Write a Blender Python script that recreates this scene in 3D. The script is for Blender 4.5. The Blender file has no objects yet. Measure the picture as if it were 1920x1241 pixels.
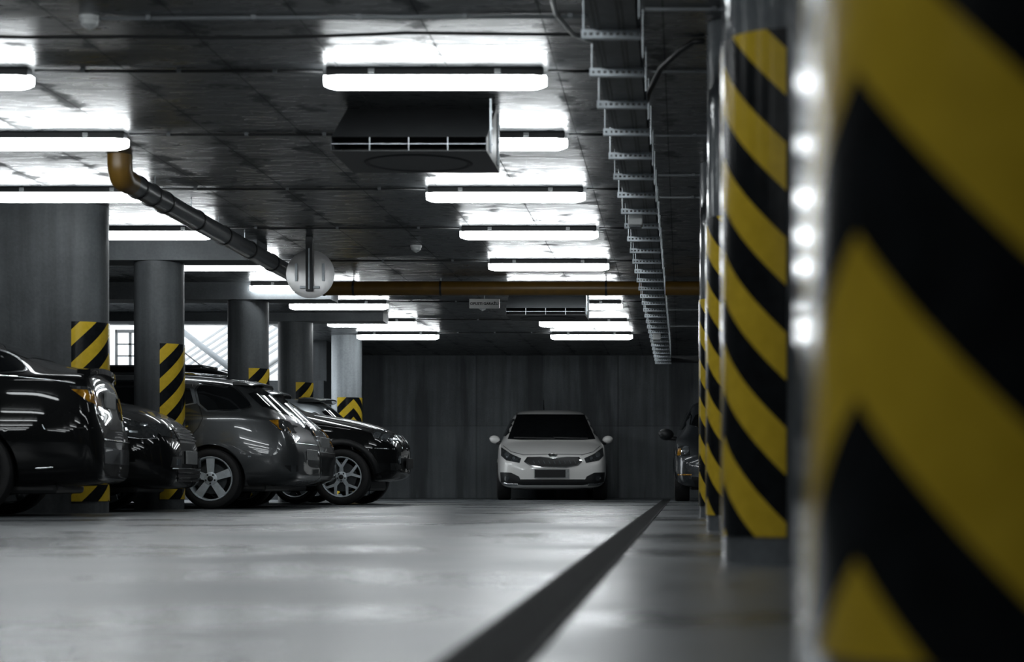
import bpy, bmesh, math, random
from mathutils import Vector, Matrix
from mathutils.bvhtree import BVHTree
random.seed(7)
PI = math.pi
scene = bpy.context.scene
COL = scene.collection
FPX, VX, VY, CH = 3800.0, 1280.0, 910.0, 0.235      # focal length in px, vanishing point, camera height


def wx(px, Y):
    return (px - VX) * Y / FPX


def wz(py, Y):
    return CH + (VY - py) * Y / FPX


# ------------------------------------------------------------------ materials
def nmat(name):
    m = bpy.data.materials.new(name)
    m.use_nodes = True
    return m, m.node_tree.nodes, m.node_tree.links, m.node_tree.nodes['Principled BSDF']


def pmat(name, col, rough=.5, metal=0., coat=0., spec=.5, emit=None, estr=0., noise=0., nscale=8., bump=0., aniso=0.):
    m, N, L, b = nmat(name)
    b.inputs['Base Color'].default_value = (*col, 1)
    b.inputs['Roughness'].default_value = rough
    b.inputs['Metallic'].default_value = metal
    b.inputs['Coat Weight'].default_value = coat
    b.inputs['Coat Roughness'].default_value = .03
    b.inputs['Specular IOR Level'].default_value = spec
    if emit:
        b.inputs['Emission Color'].default_value = (*emit, 1)
        b.inputs['Emission Strength'].default_value = estr
    if noise or bump:
        tc = N.new('ShaderNodeTexCoord')
        n = N.new('ShaderNodeTexNoise')
        n.inputs['Scale'].default_value = nscale
        n.inputs['Detail'].default_value = 6
        L.new(tc.outputs['Object'], n.inputs['Vector'])
        if noise:
            r = N.new('ShaderNodeMapRange')
            r.inputs['From Min'].default_value = .3
            r.inputs['From Max'].default_value = .7
            r.inputs['To Min'].default_value = 1 - noise
            r.inputs['To Max'].default_value = 1 + noise
            L.new(n.outputs['Fac'], r.inputs['Value'])
            mx = N.new('ShaderNodeVectorMath')
            mx.operation = 'SCALE'
            mx.inputs[0].default_value = col
            L.new(r.outputs['Result'], mx.inputs['Scale'])
            L.new(mx.outputs['Vector'], b.inputs['Base Color'])
        if bump:
            bp = N.new('ShaderNodeBump')
            bp.inputs['Strength'].default_value = bump
            bp.inputs['Distance'].default_value = .01
            L.new(n.outputs['Fac'], bp.inputs['Height'])
            L.new(bp.outputs['Normal'], b.inputs['Normal'])
    return m


def math_node(N, L, op, a, b=None, c=None):
    n = N.new('ShaderNodeMath')
    n.operation = op
    for i, v in enumerate((a, b, c)):
        if v is None:
            continue
        if isinstance(v, (int, float)):
            n.inputs[i].default_value = v
        else:
            L.new(v, n.inputs[i])
    return n.outputs[0]


def ramp(N, L, fac, stops):
    r = N.new('ShaderNodeValToRGB')
    el = r.color_ramp.elements
    while len(el) < len(stops):
        el.new(.5)
    for e, (p, c) in zip(el, stops):
        e.position = p
        e.color = (*c, 1) if isinstance(c, tuple) else (c, c, c, 1)
    L.new(fac, r.inputs['Fac'])
    return r.outputs['Color']


def noise_node(N, L, vec, scale, detail=5, sc=None, rough=.55):
    if sc is not None:
        mp = N.new('ShaderNodeMapping')
        mp.inputs['Scale'].default_value = sc
        L.new(vec, mp.inputs['Vector'])
        vec = mp.outputs['Vector']
    n = N.new('ShaderNodeTexNoise')
    n.inputs['Scale'].default_value = scale
    n.inputs['Detail'].default_value = detail
    n.inputs['Roughness'].default_value = rough
    L.new(vec, n.inputs['Vector'])
    return n.outputs['Fac']


def mix(N, L, fac, a, b, typ='RGBA', blend='MIX'):
    n = N.new('ShaderNodeMix')
    n.data_type = typ
    if typ == 'RGBA':
        n.blend_type = blend
    ids = {'RGBA': (6, 7, 2), 'FLOAT': (2, 3, 0)}[typ]
    for i, v in ((0, fac), (ids[0], a), (ids[1], b)):
        if isinstance(v, (int, float)):
            n.inputs[i].default_value = v if (i == 0 or typ == 'FLOAT') else (v, v, v, 1)
        elif isinstance(v, tuple):
            n.inputs[i].default_value = (*v, 1)
        else:
            L.new(v, n.inputs[i])
    return n.outputs[ids[2]]


TINT = (.92, 1.0, 1.06)


def tint(v):
    return tuple(v * t for t in TINT)


def floor_mat():
    m, N, L, b = nmat('polished_concrete_floor')
    tc = N.new('ShaderNodeTexCoord').outputs['Object']
    n1 = noise_node(N, L, tc, .6, 5)
    n2 = noise_node(N, L, tc, 5, 8)
    n3 = noise_node(N, L, tc, 90, 3)
    c = ramp(N, L, n1, [(.32, tint(.075)), (.68, tint(.23))])
    c = mix(N, L, .3, c, ramp(N, L, n2, [(.35, .3), (.65, .7)]), blend='OVERLAY')
    c = mix(N, L, .2, c, ramp(N, L, n3, [(.35, .3), (.65, .7)]), blend='OVERLAY')
    L.new(c, b.inputs['Base Color'])
    r = N.new('ShaderNodeMapRange')
    r.inputs['From Min'].default_value, r.inputs['From Max'].default_value = .35, .65
    r.inputs['To Min'].default_value, r.inputs['To Max'].default_value = .2, .44
    L.new(n1, r.inputs['Value'])
    L.new(r.outputs['Result'], b.inputs['Roughness'])
    b.inputs['Specular IOR Level'].default_value = .45
    bp = N.new('ShaderNodeBump')
    bp.inputs['Strength'].default_value = .08
    bp.inputs['Distance'].default_value = .02
    L.new(n2, bp.inputs['Height'])
    L.new(bp.outputs['Normal'], b.inputs['Normal'])
    return m


def ceiling_mat():
    """Smooth formwork concrete: board joints, damp blotches that follow the joints, satin sheen."""
    m, N, L, b = nmat('formwork_concrete_ceiling')
    tc = N.new('ShaderNodeTexCoord').outputs['Object']
    sp = N.new('ShaderNodeSeparateXYZ')
    L.new(tc, sp.inputs[0])

    def seam(v, period, w, off):
        f = math_node(N, L, 'FRACT', math_node(N, L, 'DIVIDE', math_node(N, L, 'ADD', v, off), period))
        d = math_node(N, L, 'ABSOLUTE', math_node(N, L, 'SUBTRACT', f, .5))      # .5 at the seam
        d = math_node(N, L, 'MULTIPLY', math_node(N, L, 'SUBTRACT', .5, d), period)   # distance to the seam
        return d

    dx = seam(sp.outputs['X'], .62, .006, .1)
    dy = seam(sp.outputs['Y'], 1.25, .006, .3)
    d = math_node(N, L, 'MINIMUM', dx, math_node(N, L, 'MULTIPLY', dy, .6))
    line = math_node(N, L, 'LESS_THAN', d, .0035)
    n1 = noise_node(N, L, tc, 3.2, 8, rough=.65)
    n2 = noise_node(N, L, tc, .5, 3)
    n3 = noise_node(N, L, tc, 9, 6, sc=(.6, 2.4, 1))
    # blotch = noise + closeness to a long seam
    near = N.new('ShaderNodeMapRange')
    near.inputs['From Min'].default_value, near.inputs['From Max'].default_value = 0, .12
    near.inputs['To Min'].default_value, near.inputs['To Max'].default_value = .13, 0
    L.new(dx, near.inputs['Value'])
    bl = math_node(N, L, 'ADD', n1, near.outputs['Result'])
    blotch = N.new('ShaderNodeMapRange')
    blotch.inputs['From Min'].default_value, blotch.inputs['From Max'].default_value = .60, .68
    L.new(bl, blotch.inputs['Value'])
    bf = blotch.outputs['Result']
    base = ramp(N, L, n2, [(.3, tint(.045)), (.7, tint(.085))])
    base = mix(N, L, .25, base, ramp(N, L, n3, [(.35, .3), (.65, .7)]), blend='OVERLAY')
    base = mix(N, L, math_node(N, L, 'MULTIPLY', bf, .1), base, tint(.03))
    base = mix(N, L, math_node(N, L, 'MULTIPLY', line, .55), base, tint(.02))
    L.new(base, b.inputs['Base Color'])
    rv = math_node(N, L, 'MULTIPLY_ADD', n3, .5, .06)
    ro = mix(N, L, bf, rv, .55, 'FLOAT')
    ro = mix(N, L, line, ro, .8, 'FLOAT')
    L.new(ro, b.inputs['Roughness'])
    se = mix(N, L, bf, .8, .22, 'FLOAT')
    L.new(se, b.inputs['Specular IOR Level'])
    bp = N.new('ShaderNodeBump')
    bp.inputs['Strength'].default_value = .25
    bp.inputs['Distance'].default_value = .004
    L.new(n3, bp.inputs['Height'])
    L.new(bp.outputs['Normal'], b.inputs['Normal'])
    return m


def concrete_mat(name, lo, hi, rough=.6, spec=.3, streak=True, joints=0., board=False):
    m, N, L, b = nmat(name)
    tc = N.new('ShaderNodeTexCoord').outputs['Object']
    n1 = noise_node(N, L, tc, 1.3, 6)
    c = ramp(N, L, n1, [(.3, tint(lo)), (.7, tint(hi))])
    n2 = noise_node(N, L, tc, 2.2, 7, sc=(4, 4, .25) if streak else None)
    c = mix(N, L, .5, c, ramp(N, L, n2, [(.32, .25), (.68, .72)]), blend='OVERLAY')
    n3 = noise_node(N, L, tc, 40, 4)
    c = mix(N, L, .2, c, ramp(N, L, n3, [(.35, .3), (.65, .7)]), blend='OVERLAY')
    if joints:
        sp = N.new('ShaderNodeSeparateXYZ')
        L.new(tc, sp.inputs[0])
        f = math_node(N, L, 'FRACT', math_node(N, L, 'DIVIDE', math_node(N, L, 'ADD', sp.outputs['X'], 100.), joints))
        ln = math_node(N, L, 'LESS_THAN', f, .012)
        c = mix(N, L, math_node(N, L, 'MULTIPLY', ln, .5), c, tint(lo * .4))
        f2 = math_node(N, L, 'FRACT', math_node(N, L, 'DIVIDE', math_node(N, L, 'ADD', sp.outputs['Z'], 0.0), 1.32))
        ln2 = math_node(N, L, 'LESS_THAN', f2, .012)
        c = mix(N, L, math_node(N, L, 'MULTIPLY', ln2, .35), c, tint(lo * .5))
        # lighter coat on the lower lift of the wall, water stains running down from the slab
        lowc = math_node(N, L, 'LESS_THAN', sp.outputs['Z'], math_node(N, L, 'ADD', 1.3, math_node(N, L, 'MULTIPLY', n1, .05)))
        c = mix(N, L, math_node(N, L, 'MULTIPLY', lowc, .25), c, tint(hi * 1.25))
        st = noise_node(N, L, tc, 1.1, 6, sc=(1.6, 1, .18))
        c = mix(N, L, ramp(N, L, st, [(.52, 0.), (.6, .6)]), c, tint(lo * .45))
    if board:
        wv = N.new('ShaderNodeTexWave')
        wv.inputs['Scale'].default_value = 5
        wv.inputs['Distortion'].default_value = 3
        L.new(tc, wv.inputs['Vector'])
        c = mix(N, L, .15, c, wv.outputs['Color'], blend='OVERLAY')
    L.new(c, b.inputs['Base Color'])
    b.inputs['Roughness'].default_value = rough
    b.inputs['Specular IOR Level'].default_value = spec
    bp = N.new('ShaderNodeBump')
    bp.inputs['Strength'].default_value = .2
    bp.inputs['Distance'].default_value = .006
    L.new(n3, bp.inputs['Height'])
    L.new(bp.outputs['Normal'], b.inputs['Normal'])
    return m


def stripe_mat(name, w0):
    """Yellow / black chevrons: UV.x is the arc length from the chevron's ridge, UV.y the height."""
    m, N, L, b = nmat(name)
    uv = N.new('ShaderNodeUVMap').outputs['UV']
    sp = N.new('ShaderNodeSeparateXYZ')
    L.new(uv, sp.inputs[0])
    w = math_node(N, L, 'ADD', sp.outputs['Y'], math_node(N, L, 'ABSOLUTE', sp.outputs['X']))
    f = math_node(N, L, 'FRACT', math_node(N, L, 'DIVIDE', math_node(N, L, 'ADD', w, .279 * 4 - w0), .279))
    yl = math_node(N, L, 'LESS_THAN', f, .5)
    n = noise_node(N, L, N.new('ShaderNodeTexCoord').outputs['Object'], 22, 6)
    yc = ramp(N, L, n, [(.3, (.58, .40, .03)), (.7, (.70, .49, .042))])
    bc = ramp(N, L, n, [(.3, (.006, .007, .008)), (.7, (.012, .014, .016))])
    L.new(mix(N, L, yl, bc, yc), b.inputs['Base Color'])
    b.inputs['Roughness'].default_value = .22
    b.inputs['IOR'].default_value = 1.25
    b.inputs['Specular IOR Level'].default_value = .4
    return m


M = {}
M['floor'] = floor_mat()
M['ceiling'] = ceiling_mat()
M['wall'] = concrete_mat('back_wall_concrete', .17, .26, .75, .2, joints=2.6)
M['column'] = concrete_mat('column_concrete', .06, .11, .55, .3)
M['column_lit'] = concrete_mat('lamplit_column_concrete', .3, .42, .55, .3)  # lighter copy of the column concrete, nearby lamp light put into its colour
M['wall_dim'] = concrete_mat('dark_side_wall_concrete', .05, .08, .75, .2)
M['pier'] = concrete_mat('painted_pier_concrete', .11, .16, .075, .35, streak=False)
M['pier'].node_tree.nodes['Principled BSDF'].inputs['IOR'].default_value = 1.25
M['beam'] = concrete_mat('beam_concrete', .10, .16, .6, .3, streak=False)
M['metal_dark'] = pmat('dark_sheet_metal', tint(.04), .5, .0, noise=.2, nscale=14)
M['fan_casing'] = pmat('black_fan_casing', tint(.02), .5, noise=.2, nscale=14)
M['metal_black'] = pmat('black_slot', (.006, .007, .008), .6)
M['galv'] = pmat('galvanised_steel', tint(.75), .45, .25, noise=.15, nscale=20)
M['tray'] = pmat('cable_tray_sheet', tint(.11), .5, .2, noise=.25, nscale=12)
M['cable'] = pmat('black_cable', (.012, .013, .014), .5)
M['conduit'] = pmat('grey_plastic_conduit', tint(.2), .5, noise=.1)
M['white_plastic'] = pmat('white_plastic', (.6, .62, .62), .4, noise=.05)
M['pipe_brown'] = pmat('ochre_plastic_pipe', (.13, .07, .01), .38, noise=.15, nscale=10)
M['pipe_grey'] = pmat('dark_grey_plastic_pipe', tint(.085), .3, noise=.1, nscale=10)
M['ring'] = pmat('black_rubber_ring', (.01, .01, .011), .4)
M['diffuser'] = pmat('lit_lamp_diffuser', (.9, .9, .9), .4, emit=(.93, .98, 1.0), estr=26.)
M['steel_disc'] = pmat('brushed_steel_disc', (.6, .6, .6), .28, .6, noise=.12, nscale=5)
M['sign_white'] = pmat('white_sign_board', (.9, .9, .89), .5, noise=.04)
M['sign_black'] = pmat('black_sign_lettering', (.01, .01, .01), .6)
M['grate'] = pmat('drain_grate_iron', tint(.02), .75, .0, spec=.2, noise=.35, nscale=18)
M['rubber'] = pmat('tyre_rubber', (.012, .012, .013), .72, noise=.3, nscale=30, bump=.2)
M['alloy'] = pmat('silver_alloy', tint(.8), .38, .35, noise=.08, nscale=30)
M['alloy_dark'] = pmat('grey_alloy', tint(.2), .4, .8, noise=.1, nscale=30)
M['disc'] = pmat('brake_disc', tint(.09), .45, .7, noise=.2, nscale=20)
M['blackpl'] = pmat('black_car_plastic', (.011, .012, .013), .5, noise=.15, nscale=20)
M['glass'] = pmat('tinted_car_glass', (.006, .007, .008), .04, 0, spec=.6, noise=.2, nscale=2)
M['chrome'] = pmat('chrome', (.75, .76, .77), .12, 1., noise=.04, nscale=9)
M['lamp_glass'] = pmat('clear_lamp_glass', tint(.05), .06, .1, coat=1., noise=.4, nscale=30)
M['lamp_bright'] = pmat('lamp_reflector', tint(.75), .12, .9, noise=.05, nscale=9)
M['amber'] = pmat('amber_lamp_glass', (.42, .2, .014), .1, .1, coat=1., noise=.5, nscale=25)
M['plate'] = pmat('number_plate', (.3, .31, .31), .35, noise=.15, nscale=30)
M['paint_black'] = pmat('black_car_paint', (.004, .0045, .005), .5, 0, coat=.6, spec=.05, noise=.1, nscale=3)
M['paint_grey'] = pmat('graphite_car_paint', tint(.062), .32, .45, coat=1., noise=.06, nscale=60)
M['paint_dark'] = pmat('dark_slate_car_paint', tint(.04), .3, .4, coat=1., noise=.06, nscale=60)
M['paint_silver'] = pmat('silver_car_paint', tint(.3), .3, .5, coat=1., noise=.05, nscale=60)
M['paint_white'] = pmat('white_car_paint', (.87, .86, .84), .3, 0, coat=1., noise=.02, nscale=3)
M['paint_blue'] = pmat('blue_grey_car_paint', (.028, .034, .04), .35, .3, coat=1., noise=.06, nscale=60)
M['outside_white'] = pmat('white_render', (.82, .82, .81), .8, noise=.03, nscale=2)
M['rail_white'] = pmat('pale_painted_rail', (.55, .56, .57), .5, noise=.05)
M['frame_dark'] = pmat('dark_window_frame', tint(.05), .5, noise=.1)
M['frame_white'] = pmat('white_window_frame', (.7, .7, .7), .5, noise=.05)
gm, gN, gL, gb = nmat('clear_window_glass')
gb.inputs['Transmission Weight'].default_value = 1
gb.inputs['Roughness'].default_value = .02
gb.inputs['IOR'].default_value = 1.1
gb.inputs['Base Color'].default_value = (.93, .95, .96, 1)
gn = noise_node(gN, gL, gN.new('ShaderNodeTexCoord').outputs['Object'], 3)
gL.new(math_node(gN, gL, 'MULTIPLY', gn, .04), gb.inputs['Roughness'])
M['window_glass'] = gm


# ------------------------------------------------------------------ helpers
def link(name, me, mat, parent=None, smooth=False):
    o = bpy.data.objects.new(name, me)
    COL.objects.link(o)
    mats = mat if isinstance(mat, (list, tuple)) else [mat]
    for k in mats:
        if k is not None:
            me.materials.append(M[k] if isinstance(k, str) else k)
    if parent is not None:
        o.parent = parent
    if smooth:
        for p in me.polygons:
            p.use_smooth = True
    return o


def obj(name, bm, mat, parent=None, smooth=False, sharp=None):
    me = bpy.data.meshes.new(name)
    bm.normal_update()
    bm.to_mesh(me)
    bm.free()
    o = link(name, me, mat, parent, smooth)
    if sharp is not None:
        for p in me.polygons:
            p.use_smooth = True
        me.set_sharp_from_angle(angle=math.radians(sharp))
    return o


def tag(o, label=None, cat=None, group=None, kind=None):
    if label:
        o['label'] = label
    if cat:
        o['category'] = cat
    if group:
        o['group'] = group
    if kind:
        o['kind'] = kind
    return o


def thing(name, label, cat, loc=(0, 0, 0), rotz=0, group=None):
    o = bpy.data.objects.new(name, None)
    o.empty_display_size = .1
    COL.objects.link(o)
    o.location = loc
    o.rotation_euler = (0, 0, rotz)
    return tag(o, label, cat, group, 'thing')


def copy_tree(o, parent=None):
    c = o.copy()
    COL.objects.link(c)
    if parent is not None:
        c.parent = parent
    for ch in list(o.children):
        copy_tree(ch, c)
    return c


def box(bm, lo, hi, bevel=0., seg=2):
    c = [(a + b) / 2 for a, b in zip(lo, hi)]
    s = [abs(b - a) for a, b in zip(lo, hi)]
    r = bmesh.ops.create_cube(bm, size=1., matrix=Matrix.Translation(c) @ Matrix.Diagonal((*s, 1)))
    if bevel:
        es = list({e for v in r['verts'] for e in v.link_edges})
        bmesh.ops.bevel(bm, geom=es, offset=bevel, segments=seg, affect='EDGES', profile=.5)
    return bm


def nb():
    return bmesh.new()


def tube(bm, pts, r, seg=12, cap=True):
    pts = [Vector(p) for p in pts]
    rs = r if isinstance(r, (list, tuple)) else [r] * len(pts)
    rings = []
    prev = None
    for i, p in enumerate(pts):
        if i == 0:
            d = pts[1] - p
        elif i == len(pts) - 1:
            d = p - pts[i - 1]
        else:
            d = (pts[i + 1] - p).normalized() + (p - pts[i - 1]).normalized()
        d.normalize()
        if prev is None:
            u = d.orthogonal().normalized()
        else:
            u = (prev - d * prev.dot(d)).normalized()
        prev = u
        v = d.cross(u)
        rings.append([bm.verts.new(p + (u * math.cos(2 * PI * k / seg) + v * math.sin(2 * PI * k / seg)) * rs[i]) for k in range(seg)])
    for a, b in zip(rings, rings[1:]):
        for k in range(seg):
            bm.faces.new((a[k], a[(k + 1) % seg], b[(k + 1) % seg], b[k]))
    if cap:
        bm.faces.new(rings[0][::-1])
        bm.faces.new(rings[-1])
    return bm


def lathe(bm, prof, seg=40, axis='Y', origin=(0, 0, 0), closed=False):
    """prof: list of (radius, height along the axis)."""
    o = Vector(origin)
    rings = []
    for r, h in prof:
        ring = []
        for k in range(seg):
            a = 2 * PI * k / seg
            c, s = r * math.cos(a), r * math.sin(a)
            p = {'Y': Vector((c, h, s)), 'Z': Vector((c, s, h)), 'X': Vector((h, c, s))}[axis]
            ring.append(bm.verts.new(o + p))
        rings.append(ring)
    pr = list(zip(rings, rings[1:]))
    if closed:
        pr.append((rings[-1], rings[0]))
    for a, b in pr:
        for k in range(seg):
            bm.faces.new((a[k], a[(k + 1) % seg], b[(k + 1) % seg], b[k]))
    if not closed:
        bm.faces.new(rings[0][::-1])
        bm.faces.new(rings[-1])
    bmesh.ops.recalc_face_normals(bm, faces=bm.faces[:])
    return bm


# ------------------------------------------------------------------ the setting
X0, X1, Y0, Y1, ZC = -10.4, 6.5, -24.0, 37.2, 2.62


def struct(name, lo, hi, mat):
    return tag(obj(name, box(nb(), lo, hi), mat), kind='structure')


struct('floor', (X0 - 2, Y0 - .3, -.25), (X1 + .3, 41, 0), 'floor')
VXR, VY0 = -6.12, 30.2            # light well: X < VXR and Y > VY0
bm = nb()
box(bm, (X0 - .3, Y0 - .3, ZC), (X1 + .3, VY0, ZC + .25))
box(bm, (VXR, VY0, ZC), (X1 + .3, Y1 + .3, ZC + .25))
tag(obj('ceiling', bm, 'ceiling'), kind='structure')
struct('wall_back', (VXR, Y1, 0), (X1 + .3, Y1 + .3, ZC), 'wall')
struct('wall_left', (X0 - .3, Y0, 0), (X0, VY0, ZC), 'wall')
struct('wall_right', (X1, Y0, 0), (X1 + .3, Y1, ZC), 'wall')
struct('wall_front', (X0, Y0 - .3, 0), (X1, Y0, ZC), 'wall')
struct('wall_side', (VXR, 33.4, 0), (VXR + .25, Y1, ZC), 'wall_dim')          # return wall beside the light well
struct('wall_parapet', (X0 - .3, 33.15, 0), (VXR + .25, 33.4, 1.95), 'wall_dim')
# light well: white rendered house side, sloping stair rail, slats, framed window
struct('wall_outside', (X0 - 3, 38.6, 0), (VXR + .25, 38.9, 5.5), 'outside_white')

# drop beams above the columns
for nm, y in (('trim_1', 19.9), ('trim_2', 24.05), ('trim_3', 28.2)):
    struct(nm, (X0, y - .25, ZC - (.12 if y > 28 else .2)), (-4.13, y + .25, ZC), 'beam')

# ------------------------------------------------------------------ columns with striped guards
CR = .24


def perim(u, R, Lf):
    """Outline of a column: u = arc length from the front of its nose (facing -Y); Lf > 0 gives flat sides running to +Y."""
    q = R * PI / 2
    if Lf == 0 or abs(u) <= q:
        a = u / R
        return Vector((R * math.sin(a), -R * math.cos(a))), Vector((math.sin(a), -math.cos(a)))
    s = 1 if u > 0 else -1
    return Vector((s * R, abs(u) - q)), Vector((s, 0))


def shaft_bm(R, Lf, z0, z1, seg=48):
    pts = []
    if Lf == 0:
        for k in range(seg):
            a = 2 * PI * k / seg
            pts.append((R * math.cos(a), R * math.sin(a)))
    else:
        for k in range(seg // 2 + 1):
            a = PI + PI * k / (seg // 2)
            pts.append((R * math.cos(a), R * math.sin(a)))
        b = .03
        pts += [(R, Lf - b), (R - b, Lf), (-R + b, Lf), (-R, Lf - b)]
    bm = nb()
    lo = [bm.verts.new((*p, z0)) for p in pts]
    hi = [bm.verts.new((*p, z1)) for p in pts]
    n = len(pts)
    for k in range(n):
        bm.faces.new((lo[k], lo[(k + 1) % n], hi[(k + 1) % n], hi[k]))
    bm.faces.new(lo[::-1])
    bm.faces.new(hi)
    return bm


def guard_bm(R, Lf, u0, half, z0, z1, thick=.007, seg=28):
    """Curved plastic sheet; u0 = position of the chevron's ridge."""
    bm = nb()
    uvl = bm.loops.layers.uv.new('UVMap')
    us = [u0 - half + 2 * half * k / seg for k in range(seg + 1)]
    ring = {}
    for i, u in enumerate(us):
        p, n = perim(u, R, Lf)
        for j, (d, z) in enumerate(((.001, z0), (thick, z0), (thick, z1), (.001, z1))):
            ring[i, j] = bm.verts.new((*(p + n * d), z))
    uvof = {}
    for (i, j), v in ring.items():
        uvof[v] = (us[i] - u0, v.co.z)
    for i in range(seg):
        for j in range(4):
            k = (j + 1) % 4
            bm.faces.new((ring[i, j], ring[i + 1, j], ring[i + 1, k], ring[i, k]))
    bm.faces.new([ring[0, j] for j in range(4)])
    bm.faces.new([ring[seg, j] for j in (3, 2, 1, 0)])
    bmesh.ops.recalc_face_normals(bm, faces=bm.faces[:])
    for f in bm.faces:
        for l in f.loops:
            l[uvl].uv = uvof[l.vert]
    return bm


def column(name, label, x, y, rot, Lf, top, u0, z0, z1, w0, mat, group, half=.262):
    t = thing(name, label, 'column', (x, y, 0), rot, group)
    obj('shaft', shaft_bm(CR, Lf, 0, top - .001), mat, t, sharp=35)
    g = obj('warning_guard', guard_bm(CR, Lf, u0, half, z0, z1), stripe_mat('warning_stripes', w0), t, sharp=35)
    g['label'] = 'yellow and black striped plastic guard'
    return t


RG, LG = 'striped piers along the right side of the aisle', 'columns along the left parking bays'
# right-hand piers, nose towards the camera
NOSE = .127 + CR
column('concrete_pier', 'big out-of-focus pier closest to the camera, striped with chevrons', NOSE, 1.85, 0, .42, ZC, -.26, .085, 1.66, .311, 'pier', RG)
column('concrete_pier', 'grey pier with glossy diagonal stripes, second in the right-hand line', NOSE, 6.19, 0, .42, ZC, -.324, .083, 1.58, .247, 'pier', RG)
column('concrete_pier', 'third pier of the right-hand line, mostly hidden behind the second', NOSE, 10.5, 0, .42, ZC, -.324, .083, 1.61, .32, 'pier', RG)
column('concrete_pier', 'farthest pier of the right-hand line, a thin striped sliver beside the dark car', NOSE, 15.06, 0, .42, ZC, -.324, .083, 1.61, .2, 'pier', RG)
# left-hand columns
BT = ZC - .2
column('concrete_column', 'wide dark wall-like pier at the left edge behind the black saloon', -4.92 - CR, 17.35, PI / 2, .9, ZC, 0, .1, 1.62, .114, 'column', LG, .377)


def lcol(label, xpx, y, top, ridge_deg, w0, z1=1.615, half=.364, mat='column'):
    # ridge_deg: how far the ridge is turned to the right of the view line
    x = wx(xpx, y)
    view = math.atan2(-y, -x)              # direction to the camera
    ang = view + math.radians(ridge_deg)
    u0 = CR * (ang + PI / 2)
    column('concrete_column', label, x, y, 0, 0, top, u0, .1, z1, w0, mat, LG, half)


lcol('dark round column with stripes reaching down behind the black car bonnet', 298.5, 19.9, BT, 88, .101)
lcol('round column rising behind the roof of the graphite estate car', 465.5, 24.05, BT, 88, .172)
lcol('round column under the beam end, small stripe patch above the hatchback roof', 554, 28.2, ZC - .12, 88, .219, 1.66)
lcol('brightly lit round column beside the bare back wall', 650, 32.3, ZC, 25.6, .066, 1.63, .262, 'column_lit')

# ------------------------------------------------------------------ ceiling lamps
LZ = 2.54
YS = [11.6, 13.7, 16.22, 18.68, 21.4, 23.75, 26.15, 29.0, 31.5]


def make_lamp(name, label):
    t = thing(name, label, 'ceiling light', (0, 0, 0), 0, 'tube lamps on the garage ceiling')
    bm = nb()
    box(bm, (-.62, -.05, .03), (.62, .05, .08), .008)
    obj('housing', bm, 'metal_dark', t)
    bm = nb()      # diffuser: rounded trough with tapered ends
    prof = [(-.05, .034), (-.047, -.01), (-.032, -.036), (0, -.043), (.032, -.036), (.047, -.01), (.05, .034)]
    xs = [(-.635, .72), (-.60, .9), (-.56, 1.), (.56, 1.), (.60, .9), (.635, .72)]
    rings = []
    for x, s in xs:
        rings.append([bm.verts.new((x, y * s, .034 + (z - .034) * s)) for y, z in prof])
    for a, b in zip(rings, rings[1:]):
        for k in range(len(prof) - 1):
            bm.faces.new((a[k], a[k + 1], b[k + 1], b[k]))
        bm.faces.new((a[-1], a[0], b[0], b[-1]))
    bm.faces.new(rings[0][::-1])
    bm.faces.new(rings[-1])
    bmesh.ops.recalc_face_normals(bm, faces=bm.faces[:])
    d = obj('diffuser', bm, 'diffuser', t, sharp=60)
    d['label'] = 'glowing white lamp cover'
    for sx in (-.36, .36):
        bm = nb()
        box(bm, (sx - .018, -.056, .045), (sx + .018, -.05, .072), .002)
        obj('clip', bm, 'white_plastic', t)
    return t


ORD = ['nearest', 'second', 'third', 'fourth', 'fifth', 'sixth', 'seventh', 'eighth', 'farthest']
lamp0 = None


def lamp(xr, y, label):
    global lamp0
    if lamp0 is None:
        lamp0 = make_lamp('ceiling_lamp', label)
        o = lamp0
    else:
        o = copy_tree(lamp0)
        o['label'] = label
    o.location = (xr - .635, y, LZ)


main_extra = ['above the front of the dark fan unit', 'half hidden by the fan unit corner', 'just beyond the fan unit', '', '',
              'hidden behind the ochre cross pipe', 'beside the far dark fan unit', '', 'just before the back wall']
for i, y in enumerate(YS):
    lamp(-.78, y, ' '.join(f'lit tube beside the cable tray, {ORD[i]} {main_extra[i]}'.split()))
LX = [-3.72, -3.75, -4.28, -4.32, -4.28, -3.8, -3.8, -3.81, -3.79]
left_extra = ['cut off by the picture edge', 'touching the ochre pipe elbow', 'over the wide dark pier', 'above the first drop beam', 'half hidden behind the drop beam',
              'behind the round mirror', 'over the second beam end', 'over the third beam end', 'shining on the brightly lit column']
for i, y in enumerate(YS):
    lamp(LX[i], y, f'lit tube lamp over the left bays, {left_extra[i]}')
for y in (9.1, 6.6, 4.1, 1.6, -.9):      # the same rows carry on over the camera
    lamp(-.78, y, 'overhead tube lamp of the cable tray row')
    lamp(-3.75, y, 'overhead tube lamp of the left bay row')


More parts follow.
